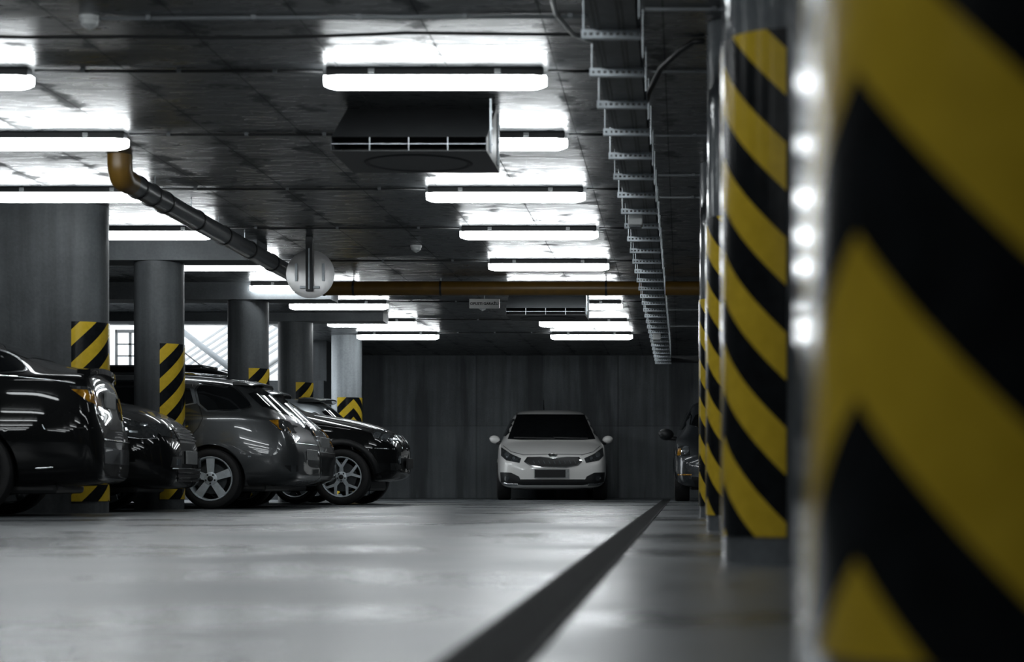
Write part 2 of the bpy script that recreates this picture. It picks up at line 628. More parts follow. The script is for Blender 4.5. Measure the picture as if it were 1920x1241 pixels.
# ------------------------------------------------------------------ fan units
def make_fan(label):
    t = thing('exhaust_fan_unit', label, 'fan unit', (0, 0, 0), 0, 'dark fan units under the ceiling')
    W = .47
    prof = [(0, -.372), (0, -.368), (.4, -.368), (.4, -.287), (0, -.287), (.03, -.28), (.62, 0), (.86, 0), (.86, -.372)]      # (y, z below ceiling)
    bm = nb()
    a = [bm.verts.new((-W, y, z)) for y, z in prof]
    b = [bm.verts.new((W, y, z)) for y, z in prof]
    n = len(prof)
    for k in range(n):
        bm.faces.new((a[k], a[(k + 1) % n], b[(k + 1) % n], b[k]))
    bm.faces.new(a[::-1])
    bm.faces.new(b)
    bmesh.ops.recalc_face_normals(bm, faces=bm.faces[:])
    obj('casing', bm, 'fan_casing', t)
    bm = nb()
    obj('slot_cheek', box(nb(), (-W, 0, -.372), (-W + .004, .4, -.285)), 'metal_dark', t)
    obj('slot_cheek', box(nb(), (W - .004, 0, -.372), (W, .4, -.285)), 'metal_dark', t)
    box(bm, (-W + .005, .03, -.367), (W - .005, .39, -.362))
    box(bm, (-W + .005, .36, -.362), (W - .005, .39, -.289))
    obj('outlet_slot', bm, 'metal_black', t)
    bm = nb()
    for k in range(1, 4):
        x = -W + 2 * W * k / 4
        box(bm, (x - .0015, .002, -.368), (x + .0015, .008, -.287))
    box(bm, (-W + .004, .004, -.329), (W - .004, .008, -.3265))
    obj('grille_bars', bm, 'galv', t)
    bm = nb()        # round inlet under the casing
    lathe(bm, [(.30, -.371), (.315, -.378), (.33, -.378), (.34, -.371)], 48, 'Z', (0, .46, 0))
    obj('inlet_ring', bm, 'metal_black', t, sharp=50)
    bm = nb()
    for sy in (.2, .7):
        box(bm, (W, sy - .015, -.35), (W + .012, sy + .015, -.02), .002)
        for z in (-.3, -.2, -.1):
            box(bm, (W + .012, sy - .006, z - .006), (W + .018, sy + .006, z + .006))
    obj('side_bracket', bm, 'galv', t)
    return t


f1 = make_fan('dark sloping fan unit under the ceiling nearest the camera')
f1.location = (-1.65, 12.2, ZC)
f2 = copy_tree(f1)
f2['label'] = 'small far fan unit below the ochre cross pipe'
f2.location = (-1.62, 23.95, ZC)

# ------------------------------------------------------------------ cable tray
t = thing('cable_tray', 'long cable tray hung on perforated brackets under the ceiling', 'cable tray', (0, 0, 0))
TZ, TL, TR = 2.305, -.455, -.2
bm = nb()
box(bm, (TL + .03, 6., TZ + .022), (TR - .005, 34.3, TZ + .026))
box(bm, (TL + .03, 6., TZ + .022), (TL + .033, 34.3, TZ + .075))
box(bm, (TR - .008, 6., TZ + .022), (TR - .005, 34.3, TZ + .075))
obj('tray_sheet', bm, 'tray', t)
bm = nb()
for x in (TL + .055, TL + .075, TL + .165, TL + .185):
    box(bm, (x - .004, 6., TZ + .016), (x + .004, 34.3, TZ + .022))
obj('tray_ribs', bm, 'cable', t)
for k, x in enumerate((TL + .06, TL + .09, TL + .12, TL + .16, TL + .2)):
    bm = nb()
    tube(bm, [(x + .008 * math.sin(y * .9 + k), y, TZ + .04 + .006 * math.sin(y * 1.7 + k * 2)) for y in [6 + .7 * i for i in range(41)]], .011, 8)
    obj('cable', bm, 'cable', t, True)


def bracket_bm():
    """Perforated angle profile: front web with real slots, bottom flange."""
    bm = nb()
    W, H = TR - TL + .02, .04
    n = 9
    pit = W / n
    sl, sh = pit * .5, .013
    zc = H / 2
    xs = [0.]
    for k in range(n):
        xs += [pit * k + (pit - sl) / 2, pit * k + (pit + sl) / 2]
    xs.append(W)
    zs = [0, zc - sh / 2, zc + sh / 2, H]
    for i in range(len(xs) - 1):
        for j in range(3):
            if j == 1 and i % 2 == 1:
                continue
            box(bm, (xs[i], 0, zs[j]), (xs[i + 1], .003, zs[j + 1]))
    box(bm, (0, .003, 0), (W, .04, .003))
    return bm


ys = []
y = 6.71
while y < 34.3:
    ys.append(y)
    y += .857
bme = bpy.data.meshes.new('bracket')
b_ = bracket_bm()
b_.to_mesh(bme)
b_.free()
bme.materials.append(M['galv'])
for y in ys:
    o = bpy.data.objects.new('bracket', bme)
    COL.objects.link(o)
    o.parent = t
    o.location = (TL - .01, y, TZ - .022)
for i, y in enumerate(ys):
    for x in (TL, TR):
        obj('threaded_rod', tube(nb(), [(x, y + .02, TZ - .02), (x, y + .02, ZC - .001)], .004, 6), 'galv', t)
bm = nb()
box(bm, (TR, 33.9, TZ + .0), (1.0, 34.25, TZ + .09))
obj('tray_branch', bm, 'metal_dark', t)
for lab, y, x in (('pale junction box under the cable tray, the one closer to the camera', 15.4, TL + .04), ('small junction box under the far end of the cable tray', 27.5, TL + .05)):
    j = thing('ceiling_junction_box', lab, 'junction box', (x, y, TZ - .06))
    bm = nb()
    box(bm, (0, 0, -.03), (.11, .16, .05), .008)
    obj('box_body', bm, 'white_plastic', j)
    bm = nb()
    box(bm, (.01, .01, -.045), (.1, .15, -.03), .005)
    obj('lid', bm, 'conduit', j)


# ------------------------------------------------------------------ pipes, conduits, detectors
def arc(c, r, a0, a1, ax, ay, n=8):
    c, ax, ay = Vector(c), Vector(ax), Vector(ay)
    return [c + (ax * math.cos(a0 + (a1 - a0) * k / n) + ay * math.sin(a0 + (a1 - a0) * k / n)) * r for k in range(n + 1)]


PR = .082
px0, py0, pz0 = -4.06, 14.62, 2.455
t = thing('drain_pipe', 'dark grey drain pipe running away under the ceiling from an ochre elbow', 'pipe', (px0, py0, pz0))
loc = Vector((px0, py0, pz0))
elbow = [Vector((px0, py0, ZC - .0)), Vector((px0, py0, pz0 + .10))] + arc((px0, py0 + .10, pz0 + .10), .10, PI, 1.5 * PI, (0, 1, 0), (0, 0, 1), 8)[1:] + [Vector((px0, py0 + .24, pz0))]
bm = nb()
tube(bm, [p - loc for p in elbow], PR + .006, 24)
e = obj('elbow', bm, 'pipe_brown', t, sharp=50)
e['label'] = 'ochre elbow at the ceiling'
P0, P1 = Vector((px0, py0 + .2, pz0)), Vector((-4.2, 23.1, 2.5))
bm = nb()
tube(bm, [P0 - loc, P1 - loc], PR, 24)
obj('pipe_run', bm, 'pipe_grey', t, sharp=50)
for f in (.035, .085, .135, .27, .4, .54, .68, .83):
    c = P0.lerp(P1, f)
    d = (P1 - P0).normalized()
    bm = nb()
    tube(bm, [c - loc - d * .02, c - loc + d * .02], PR + .009, 24)
    obj('coupling_ring', bm, 'ring', t, sharp=50)
for f in (.1, .25, .38, .52):
    c = P0.lerp(P1, f)
    bm = nb()
    tube(bm, [c - loc + Vector((0, 0, PR - .01)), Vector((c.x, c.y, ZC)) - loc], .005, 6)
    obj('hanger_rod', bm, 'galv', t)
# cross pipe
CPY, CPZ = 23.3, 2.5
t = thing('drain_pipe', 'ochre drain pipe crossing the whole aisle under the ceiling', 'pipe', (-4.0, CPY, CPZ))
bm = nb()
tube(bm, [(-.3, 0, 0), (5.2, 0, 0)], PR, 24)
obj('pipe_run', bm, 'pipe_brown', t, sharp=50)
for x in (-.12, .22, 1.22, 3.12):
    bm = nb()
    tube(bm, [(x - .012, 0, 0), (x + .012, 0, 0)], PR + .006, 24)
    obj('pipe_clamp', bm, 'ring', t, sharp=50)
    bm = nb()
    tube(bm, [(x, 0, PR - .01), (x, 0, ZC - CPZ)], .006, 6)
    obj('hanger_rod', bm, 'galv', t)


def conduit(name, label, pts, r, mat, cat='conduit', clips=0):
    o = tag(obj(name, tube(nb(), pts, r, 8), mat, smooth=True), label, cat, 'conduits along the ceiling', 'thing')
    for k in range(clips):
        p = Vector(pts[0]).lerp(Vector(pts[-1]), (k + .5) / clips)
        obj('clip', box(nb(), (p.x - .012, p.y - r - .006, p.z - r), (p.x + .012, p.y + r + .006, ZC)), 'conduit', o)
    return o


zc = ZC - .012
conduit('ceiling_conduit', 'pale conduit on the ceiling leaving the smoke detector nearest the camera', [(-2.98, 10.3, zc), (-.3, 10.25, zc)], .011, 'conduit', clips=5)
sag = [(x, 10.62 + .05 * math.sin(x * 1.7), ZC - .02 - .012 * abs(math.sin(x * 2.2))) for x in [-4.2 + .25 * k for k in range(17)]]
conduit('ceiling_cable', 'loose black cable sagging across the ceiling before the nearest lamps', sag, .009, 'cable', 'cable')
for i, y in enumerate(YS):
    yy = y + .01
    a = LX[i] + .01
    if i != 5:
        conduit('ceiling_conduit', f'thin dark conduit joining the {ORD[i]} lamps of the two rows', [(a, yy, zc), (-2.06, yy, zc)] if i not in (1,) else [(a, yy, zc), (-2.16, yy, zc)], .009, 'cable', clips=3)
    if i not in (5,):
        conduit('ceiling_conduit', f'short conduit from the {ORD[i]} tray row lamp to the cable tray', [(-.77, yy, zc), (TL, yy, zc)], .009, 'cable')
for k, (y, x1) in enumerate(((10.1, 1.2), (11.62, .9), (13.75, .9), (15.5, .9), (16.7, .9), (27.4, 1.), (30.2, 1.))):
    conduit('ceiling_conduit', f'conduit crossing the dark ceiling right of the cable tray, {["first", "second", "third", "fourth", "fifth", "sixth", "last"][k]} from the camera',
            [(TR + .01, y, zc), (x1, y, zc)], .009, 'conduit', clips=2)
pts = arc((-.28, 9.5, 2.46), .45, PI, PI * 1.42, (1, 0, 0), (0, .55, .1), 10)
conduit('ceiling_hose', 'pale curved hose dropping onto the near end of the cable tray', [(-.64, 9.15, ZC)] + [Vector((-.64 + .02, 9.3, 2.55)), Vector((-.6, 9.6, 2.47)), Vector((-.53, 9.85, 2.425)), Vector((-.44, 9.98, 2.42))], .012, 'white_plastic', 'hose')
conduit('ceiling_cable', 'black cable curving from the cable tray up over to the second pier', [Vector((TR - .02, 11.7, 2.42)), Vector((TR + .01, 11.4, 2.45)), Vector((-.12, 11.1, 2.52)), Vector((-.02, 10.9, 2.57)), Vector((.06, 10.8, ZC - .02)), Vector((.115, 10.78, ZC - .02))], .016, 'cable', 'cable')


def detector(label, x, y, r=.052):
    t = thing('smoke_detector', label, 'smoke detector', (x, y, ZC), 0, 'smoke detectors on the ceiling')
    bm = nb()
    lathe(bm, [(r, 0), (r, -.018), (r * .92, -.024)], 28, 'Z')
    obj('base', bm, 'white_plastic', t, sharp=40)
    bm = nb()
    lathe(bm, [(r * .85, -.024), (r * .8, -.045), (r * .5, -.058), (r * .15, -.07), (.003, -.072)], 28, 'Z')
    obj('sensor_head', bm, 'white_plastic', t, sharp=40)


detector('white smoke detector at the upper left, nearest the camera', wx(168, 10.3), 10.3)
detector('small smoke detector on the ceiling right of the round mirror', wx(780, 20.15), 20.15, .058)
detector('smoke detector just under the hanging white sign', wx(905, 26.9), 26.9, .055)

# round traffic mirror
MY = 19.45
mx, mz = wx(582, MY), wz(514, MY)
t = thing('traffic_mirror', 'round polished traffic mirror hanging by a dark post under the ceiling', 'mirror', (mx, MY, mz))
R = .232
bm = nb()
lathe(bm, [(R, 0), (R, -.008), (R - .006, -.009), (R * .7, -.015), (R * .35, -.018), (.004, -.019)], 64, 'Y')
o = obj('mirror_disc', bm, 'steel_disc', t, sharp=40)
bm = nb()
box(bm, (-.034, -.075, -.17), (.034, -.035, ZC - mz), .006)
obj('post', bm, 'metal_dark', t)
bm = nb()
box(bm, (-.006, -.079, -.15), (.006, -.075, .24))
obj('post_rib', bm, 'galv', t)
for sx in (-1, 1):
    bm = nb()
    box(bm, (sx * .13 - .012, -.04, -.07), (sx * .13 + .012, -.026, .1), .003)
    obj('slot_strip', bm, 'galv', t)
bm = nb()
box(bm, (-.095, -.05, -.142), (.095, -.03, -.118), .003)
obj('foot_bracket', bm, 'galv', t)

# hanging sign
SY = 25.2
sx_, sz_ = wx(908, SY), wz(569, SY)
t = thing('hanging_sign', 'small white sign reading OPUSTI GARAŽU hung under the ceiling', 'sign', (sx_, SY, sz_))
bm = nb()
box(bm, (-.188, 0, -.06), (.188, .05, .06), .006)
obj('sign_box', bm, 'sign_white', t)
cu = bpy.data.curves.new('lettering', 'FONT')
cu.body = 'OPUSTI GARAŽU'
cu.size = .046
cu.offset = .0012
cu.align_x = 'CENTER'
cu.align_y = 'CENTER'
cu.extrude = .001
tmp = bpy.data.objects.new('lettering_source', cu)
COL.objects.link(tmp)
bpy.context.view_layer.update()
me = bpy.data.meshes.new_from_object(tmp.evaluated_get(bpy.context.evaluated_depsgraph_get()))
me.name = 'lettering'
bpy.data.objects.remove(tmp)
o = link('lettering', me, None, t)
me.materials.clear()
me.materials.append(M['sign_black'])
o.rotation_euler = (PI / 2, 0, 0)
o.location = (0, -.0025, -.003)
bm = nb()
tube(bm, [(0, .025, .058), (0, .025, ZC - sz_)], .005, 6)
obj('hanger_rod', bm, 'galv', t)

# floor drain channel
t = thing('drain_channel', 'dark iron drain channel running along the floor', 'drain', (-.26, 0, 0))
bm = nb()
box(bm, (-.062, -3, -.002), (-.048, 33.4, .005))
box(bm, (.048, -3, -.002), (.062, 33.4, .005))
obj('frame', bm, 'grate', t)
bm = nb()
box(bm, (-.048, -3, -.002), (.048, 33.4, .0012))
obj('channel_bed', bm, 'metal_black', t)
bm = nb()
y = -1.
while y < 33.3:
    st = .03 if y < 12 else .06
    v = [bm.verts.new(p) for p in ((-.048, y, .004), (.048, y, .004), (.048, y + st * .55, .004), (-.048, y + st * .55, .004))]
    bm.faces.new(v)
    y += st
r = bmesh.ops.extrude_face_region(bm, geom=bm.faces[:])
bmesh.ops.translate(bm, vec=(0, 0, -.004), verts=[v for v in r['geom'] if isinstance(v, bmesh.types.BMVert)])
bmesh.ops.recalc_face_normals(bm, faces=bm.faces[:])
obj('grating', bm, 'grate', t)

# ------------------------------------------------------------------ light well furniture
OY = 36.2
t = thing('stair_railing', 'white sloping stair railing with slats outside the opening', 'railing', (0, OY, 0))


def at(px, py, y=OY):
    return Vector((wx(px, y), y - OY, wz(py, y)))


for a, b in (((330, 612), (470, 720)),):
    obj('handrail', tube(nb(), [at(*a), at(*b)], .055, 12), 'conduit', t, True)
for a, b in (((330, 645), (420, 715)), ((330, 666), (380, 705))):
    obj('cable_stay', tube(nb(), [at(*a) + Vector((0, -.3, 0)), at(*b) + Vector((0, -.3, 0))], .012, 8), 'cable', t, True)
for k in range(13):
    x = 330 + 20 * k
    p, q = at(x - 60, 700), at(x + 130, 575)
    d = Vector((0, .5, 0))
    obj('slat', tube(nb(), [p + d, q + d], .035, 6), 'rail_white', t)
t = tag(obj('steel_strut', tube(nb(), [at(500, 684), at(640, 590)], .06, 10), 'frame_white', smooth=True), 'slanting pale strut in the bright gap beside the fourth column', 'strut', None, 'thing')
t.location = (0, OY, 0)
WY = 34.6
t = tag(obj('window_1', box(nb(), (wx(206, WY), WY - .02, wz(612, WY)), (wx(216, WY), WY + .1, wz(692, WY))), 'frame_white'), kind='structure')
bm = nb()
x0, x1, z0, z1 = wx(213, WY), wx(300, WY), wz(690, WY), wz(618, WY)
w = .05
box(bm, (x0, WY, z0), (x0 + w, WY + .08, z1))
box(bm, (x1 - w, WY, z0), (x1, WY + .08, z1))
box(bm, (x0, WY, z1 - w), (x1, WY + .08, z1))
box(bm, (x0, WY, z0), (x1, WY + .08, z0 + w))
for py in (645, 667):
    z = wz(py, WY)
    box(bm, (x0, WY + .02, z - .012), (x1, WY + .06, z + .012))
x = wx(243, WY)
box(bm, (x - .02, WY + .02, z0), (x + .02, WY + .06, z1))
obj('window_frame', bm, 'frame_dark', t)
obj('glass_pane', box(nb(), (x0, WY + .035, z0), (x1, WY + .04, z1)), 'window_glass', t)


# ------------------------------------------------------------------ cars
def car_ring(st, L):
    xf, zb, wm, zs, ws, zr, wr = st
    x = L / 2 - xf
    d = zr - zs
    zm = zb + (zs - zb) * .55
    h = [(0, zb), (wm * .8, zb), (wm * .975, zb + (zs - zb) * .14), (wm, zm), (ws, zs), (ws - .03, zs + min(.022, .3 * d)),
         (wr, zr - min(.055, .4 * d)), (wr * .78, zr - .008), (0, zr + .012)]
    ring = [(x, y, z) for y, z in h] + [(x, -y, z) for y, z in h[-2:0:-1]]
    return ring


def body_mesh(stations, L, arches, R, W, extra_sub=2):
    bm = nb()
    rings = [[bm.verts.new(p) for p in car_ring(s, L)] for s in stations]
    n = len(rings[0])
    for a, b in zip(rings, rings[1:]):
        for k in range(n):
            bm.faces.new((a[k], b[k], b[(k + 1) % n], a[(k + 1) % n]))
    for ring in (rings[0], rings[-1]):
        for k in range(8):
            i, j = k, k + 1
            li, lj = (n - i) % n, (n - j) % n
            vs = []
            for v in (ring[i], ring[j], ring[lj], ring[li]):
                if v not in vs:
                    vs.append(v)
            bm.faces.new(vs)
    bmesh.ops.recalc_face_normals(bm, faces=bm.faces[:])
    me = bpy.data.meshes.new('body_cage')
    bm.to_mesh(me)
    bm.free()
    o = bpy.data.objects.new('body_cage', me)
    COL.objects.link(o)
    m = o.modifiers.new('s', 'SUBSURF')
    m.levels = m.render_levels = extra_sub
    dg = bpy.context.evaluated_depsgraph_get()
    full = bpy.data.meshes.new_from_object(o.evaluated_get(dg))
    bvh = BVHTree.FromPolygons([v.co.copy() for v in full.vertices], [tuple(p.vertices) for p in full.polygons])
    full.materials.clear()
    full.materials.append(M['blackpl'])
    full.materials.append(M['blackpl'])
    o.modifiers.clear()
    o.data = full
    bm = nb()
    for ax in arches:
        for s in (-1, 1):
            r = bmesh.ops.create_cone(bm, cap_ends=True, segments=48, radius1=R, radius2=R, depth=.5,
                                      matrix=Matrix.Translation((ax, s * W, R * .86)) @ Matrix.Rotation(PI / 2, 4, 'X'))
    for f in bm.faces:
        f.material_index = 1
    cme = bpy.data.meshes.new('cutter')
    bm.to_mesh(cme)
    bm.free()
    cme.materials.append(M['blackpl'])
    cme.materials.append(M['blackpl'])
    c = bpy.data.objects.new('cutter', cme)
    COL.objects.link(c)
    m = o.modifiers.new('b', 'BOOLEAN')
    m.operation = 'DIFFERENCE'
    m.object = c
    m.solver = 'EXACT'
    m.material_mode = 'INDEX'
    bpy.context.view_layer.update()
    dg = bpy.context.evaluated_depsgraph_get()
    cut = bpy.data.meshes.new_from_object(o.evaluated_get(dg))
    bpy.data.objects.remove(o)
    bpy.data.objects.remove(c)
    cut.name = 'body'
    return cut, bvh


def densify(poly, d):
    out = []
    for a, b in zip(poly, poly[1:] + poly[:1]):
        a, b = Vector(a), Vector(b)
        n = max(1, int((b - a).length / d))
        out += [a.lerp(b, k / n) for k in range(n)]
    return out


def smooth_poly(poly, it=1):
    """Chaikin corner cutting, for rounded outlines."""
    for _ in range(it):
        q = []
        for a, b in zip(poly, poly[1:] + poly[:1]):
            q.append((a[0] * .75 + b[0] * .25, a[1] * .75 + b[1] * .25))
            q.append((a[0] * .25 + b[0] * .75, a[1] * .25 + b[1] * .75))
        poly = q
    return poly


def cast(bvh, d, a, b, last=None):
    """d: 'L'/'R' side (a = x, b = z), 'F'/'B' front/back (a = y, b = z), 'T' top (a = x, b = y)."""
    if d in 'LR':
        s = 1 if d == 'L' else -1
        o, v = Vector((a, 3 * s, b)), Vector((0, -s, 0))
    elif d in 'FB':
        s = 1 if d == 'F' else -1
        o, v = Vector((6 * s, a, b)), Vector((-s, 0, 0))
    else:
        o, v = Vector((a, b, 4)), Vector((0, 0, -1))
    h = bvh.ray_cast(o, v)
    if h[0] is None:
        g = o + v * ((o.y if d in 'LR' else o.x if d in 'FB' else 3) * (1 if d in 'LFT' else -1) - .7)
        h = bvh.find_nearest(g)
    n = h[1]
    if n.dot(v) > 0:
        n = -n
    return h[0], n


def patch(name, bvh, d, poly, off, mat, parent, cell=.05, rnd=0):
    if rnd:
        poly = smooth_poly(poly, rnd)
    bm = nb()
    vs = [bm.verts.new((p.x, p.y, 0)) for p in densify([Vector((*q, 0)) for q in poly], cell)]
    bm.faces.new(vs)
    bmesh.ops.triangulate(bm, faces=bm.faces[:])
    for _ in range(5):
        es = [e for e in bm.edges if e.calc_length() > cell * 1.7]
        if not es:
            break
        bmesh.ops.subdivide_edges(bm, edges=es, cuts=1)
        bmesh.ops.triangulate(bm, faces=bm.faces[:])
    bmesh.ops.beautify_fill(bm, faces=bm.faces[:], edges=bm.edges[:])
    be = [e for e in bm.edges if e.is_boundary]
    info = {}
    for v in bm.verts:
        p, n = cast(bvh, d, v.co.x, v.co.y)
        info[v] = (p, n)
    for v, (p, n) in info.items():
        v.co = p + n * off
    r = bmesh.ops.extrude_edge_only(bm, edges=be)
    for e in [g for g in r['geom'] if isinstance(g, bmesh.types.BMVert)]:
        hit = bvh.find_nearest(e.co)
        if hit[0] is not None:
            n = hit[1]
            e.co = hit[0] - n * .004
    bmesh.ops.recalc_face_normals(bm, faces=bm.faces[:])
    return obj(name, bm, mat, parent, sharp=50)


def seam(name, bvh, d, pts, w, mat, parent, off=.0025, closed=False):
    """Thin strip along a line on the body (door gaps, chrome lines)."""
    P = [Vector((*p, 0)) for p in pts]
    if closed:
        P.append(P[0])
    Q = []
    for a, b in zip(P, P[1:]):
        n = max(1, int((b - a).length / .05))
        Q += [a.lerp(b, k / n) for k in range(n)]
    Q.append(P[-1])
    bm = nb()
    prev = None
    for i, p in enumerate(Q):
        t_ = (Q[min(i + 1, len(Q) - 1)] - Q[max(i - 1, 0)]).normalized()
        nr = Vector((-t_.y, t_.x, 0)) * w / 2
        row = []
        for q in (p - nr, p + nr):
            h, n = cast(bvh, d, q.x, q.y)
            row.append((bm.verts.new(h + n * off), bm.verts.new(h - n * .002)))
        if prev:
            (a0, a1), (b0, b1) = prev
            (c0, c1), (d0, d1) = row
            bm.faces.new((a0, b0, d0, c0))
            bm.faces.new((a1, a0, c0, c1))
            bm.faces.new((b0, b1, d1, d0))
        prev = row
    bmesh.ops.recalc_face_normals(bm, faces=bm.faces[:])
    return obj(name, bm, mat, parent, True)


def make_wheel(parent, x, y, side, R, rim, style, width=.21, rmat='alloy', spin=0.):
    """Wheel part (tyre) with its rim as sub-part; outer face at y, facing side."""
    s = side
    w = bpy.data.objects.new
    bm = nb()
    k = rim + .012
    prof = [(k, 0), (k + .012, .012), (R - .035, .016), (R - .012, .006), (R, -.02), (R, -width + .02), (R - .012, -width), (k, -width)]
    lathe(bm, [(r, h * s) for r, h in prof], 56, 'Y', closed=True)
    ty = obj('wheel', bm, 'rubber', parent, sharp=40)
    ty.location = (x, y, R)
    ty['label'] = 'black tyre with alloy rim'
    bm = nb()
    lathe(bm, [(k, 0.006), (k, -width + .01), (k - .012, -width + .01), (k - .02, -.03), (k - .016, 0), (k - .005, .012)], 56, 'Y', closed=True)
    if s < 0:
        bmesh.ops.scale(bm, vec=(1, -1, 1), verts=bm.verts[:])

    def bar(a0, r0, a1, r1, w0, w1, d0=.0, d1=.0, th=.025):
        p, q = Vector((math.cos(a0) * r0, 0, math.sin(a0) * r0)), Vector((math.cos(a1) * r1, 0, math.sin(a1) * r1))
        t_ = (q - p).normalized()
        nn = Vector((-t_.z, 0, t_.x))
        v = []
        for pt, ww, dd in ((p, w0, d0), (q, w1, d1)):
            for sg, yy in ((-1, dd), (1, dd), (1, dd - th), (-1, dd - th)):
                v.append(bm.verts.new(pt + nn * sg * ww / 2 + Vector((0, yy * s, 0))))
        a, b = v[:4], v[4:]
        for i in range(4):
            bm.faces.new((a[i], a[(i + 1) % 4], b[(i + 1) % 4], b[i]))
        bm.faces.new(a[::-1])
        bm.faces.new(b)

    hub = .055
    for i in range(5):
        a = 2 * PI * i / 5 + PI / 2 + spin
        if style == 'five':
            bar(a, hub * .6, a, k - .008, .062, .085, -.015, -.004)
        elif style == 'y':
            bar(a, hub * .6, a, k * .52, .05, .04, -.012, -.004)
            for sg in (-1, 1):
                bar(a + sg * .02, k * .48, a + sg * .33, k - .006, .034, .026, -.004, .002)
        else:      # pairs of wide spokes
            for sg in (-1, 1):
                bar(a + sg * .2, hub * .6, a + sg * .23, k - .006, .05, .058, -.02, -.006)
    lathe(bm, [(hub + .012, -.04 * s), (hub + .012, -.012 * s), (hub - .006, -.004 * s)], 24, 'Y')
    bmesh.ops.recalc_face_normals(bm, faces=bm.faces[:])
    r = obj('rim', bm, rmat, ty, sharp=35)
    bm = nb()
    lathe(bm, [(.028, -.006 * s), (.028, .004 * s), (.02, .008 * s)], 20, 'Y')
    for i in range(5):
        a = 2 * PI * (i + .5) / 5 + PI / 2 + spin
        lathe(bm, [(.009, -.006 * s), (.009, .004 * s)], 8, 'Y', (.047 * math.cos(a), 0, .047 * math.sin(a)))
    obj('hub_cap', bm, 'blackpl', ty, sharp=40)
    bm = nb()
    lathe(bm, [(k - .07, -.07 * s), (k - .07, -.09 * s), (.05, -.09 * s), (.05, -.07 * s)], 32, 'Y', closed=True)
    obj('brake_disc', bm, 'disc', ty, sharp=40)
    return ty


def mirror_part(car, x, y, z, mat, s, size=1.):
    bm = nb()
    bmesh.ops.create_uvsphere(bm, u_segments=20, v_segments=12, radius=1)
    for v in bm.verts:
        c = v.co
        c.x = max(-.75, c.x)
        v.co = Vector((c.x * .09, c.y * .115 * (1 if c.z > -.2 else .92), c.z * .085)) * size
    bmesh.ops.rotate(bm, verts=bm.verts[:], matrix=Matrix.Rotation(.12 * s, 3, 'X'))
    m = obj('wing_mirror', bm, mat, car, True)
    m.location = (x, y + s * .13 * size, z)
    bm = nb()
    tube(bm, [(0, -s * .2, -.07), (0, -s * .03, -.05)], [.03, .035], 8)
    obj('mirror_stalk', bm, 'blackpl', m, True)
    return m


def build_car(name, label, Xc, Yc, rot, stations, L, paint, wheels, R, rim, style, W, rmat='alloy', spin=0., arch=.045):
    car = thing(name, label, 'car', (Xc, Yc, 0), rot, None)
    arches = [L / 2 - wheels[0], L / 2 - wheels[1]]
    me, bvh = body_mesh(stations, L, arches, R + arch, W)
    body = link('body', me, None, car)
    me.materials.clear()
    me.materials.append(M[paint])
    me.materials.append(M['blackpl'])
    for p in me.polygons:
        p.use_smooth = True
    me.set_sharp_from_angle(angle=math.radians(40))
    # the dark underside pan
    bm = nb()
    box(bm, (-L / 2 + .35, -W * .72, .17), (L / 2 - .35, W * .72, stations[4][1] + .05), .03)
    obj('underbody', bm, 'blackpl', car)
    for ax in arches:
        for s in (-1, 1):
            make_wheel(car, ax, s * (W - .025), s, R, rim, style, rmat=rmat, spin=spin)
    return car, bvh, body


def spoiler(car, x, z, w, chord, mat, th=.03, droop=.02):
    bm = nb()
    n = 10
    rows = []
    for k in range(n + 1):
        y = -w + 2 * w * k / n
        c = chord * (1 - .25 * (abs(y) / w) ** 3)
        dz = -.03 * (abs(y) / w) ** 2
        rows.append([bm.verts.new((x, y, z + dz + .012)), bm.verts.new((x - c * .6, y, z + dz + .008)), bm.verts.new((x - c, y, z + dz - droop)),
                     bm.verts.new((x - c, y, z + dz - droop - th * .5)), bm.verts.new((x - c * .5, y, z + dz - th)), bm.verts.new((x, y, z + dz - th))])
    for a, b in zip(rows, rows[1:]):
        for k in range(6):
            bm.faces.new((a[k], a[(k + 1) % 6], b[(k + 1) % 6], b[k]))
    bm.faces.new(rows[0][::-1])
    bm.faces.new(rows[-1])
    bmesh.ops.recalc_face_normals(bm, faces=bm.faces[:])
    return obj('roof_spoiler', bm, mat, car, sharp=45)


def plate(car, bvh, d, y, z, w=.52, h=.11, mat='plate'):
    hit, n = cast(bvh, d, y, z)
    s = 1 if d == 'F' else -1
    bm = nb()
    box(bm, (-.008, -w / 2, -h / 2), (.012, w / 2, h / 2), .004)
    o = obj('number_plate', bm, mat, car)
    o.location = hit + Vector((s * .012, 0, 0))
    return o


def side_windows(car, bvh, polys, sides='LR', trim='blackpl', off=.004):
    for d in sides:
        for poly in polys:
            cx = sum(p[0] for p in poly) / len(poly)
            cz = sum(p[1] for p in poly) / len(poly)
            big = [(cx + (x - cx) * 1.03 + (.012 if x > cx else -.012), cz + (z - cz) * 1.03 + (.012 if z > cz else -.012)) for x, z in poly]
            f = patch('window_trim', bvh, d, big, off, trim, car, .06, 1)
            patch('side_window', bvh, d, poly, off + .003, 'glass', f, .06, 1)


def sc_st(st, sy, sz, rz=1.):
    return [(a, b, c * sy, d * sz, e * sy, f * sz * (rz if f > 1.3 else 1), g * sy) for a, b, c, d, e, f, g in st]


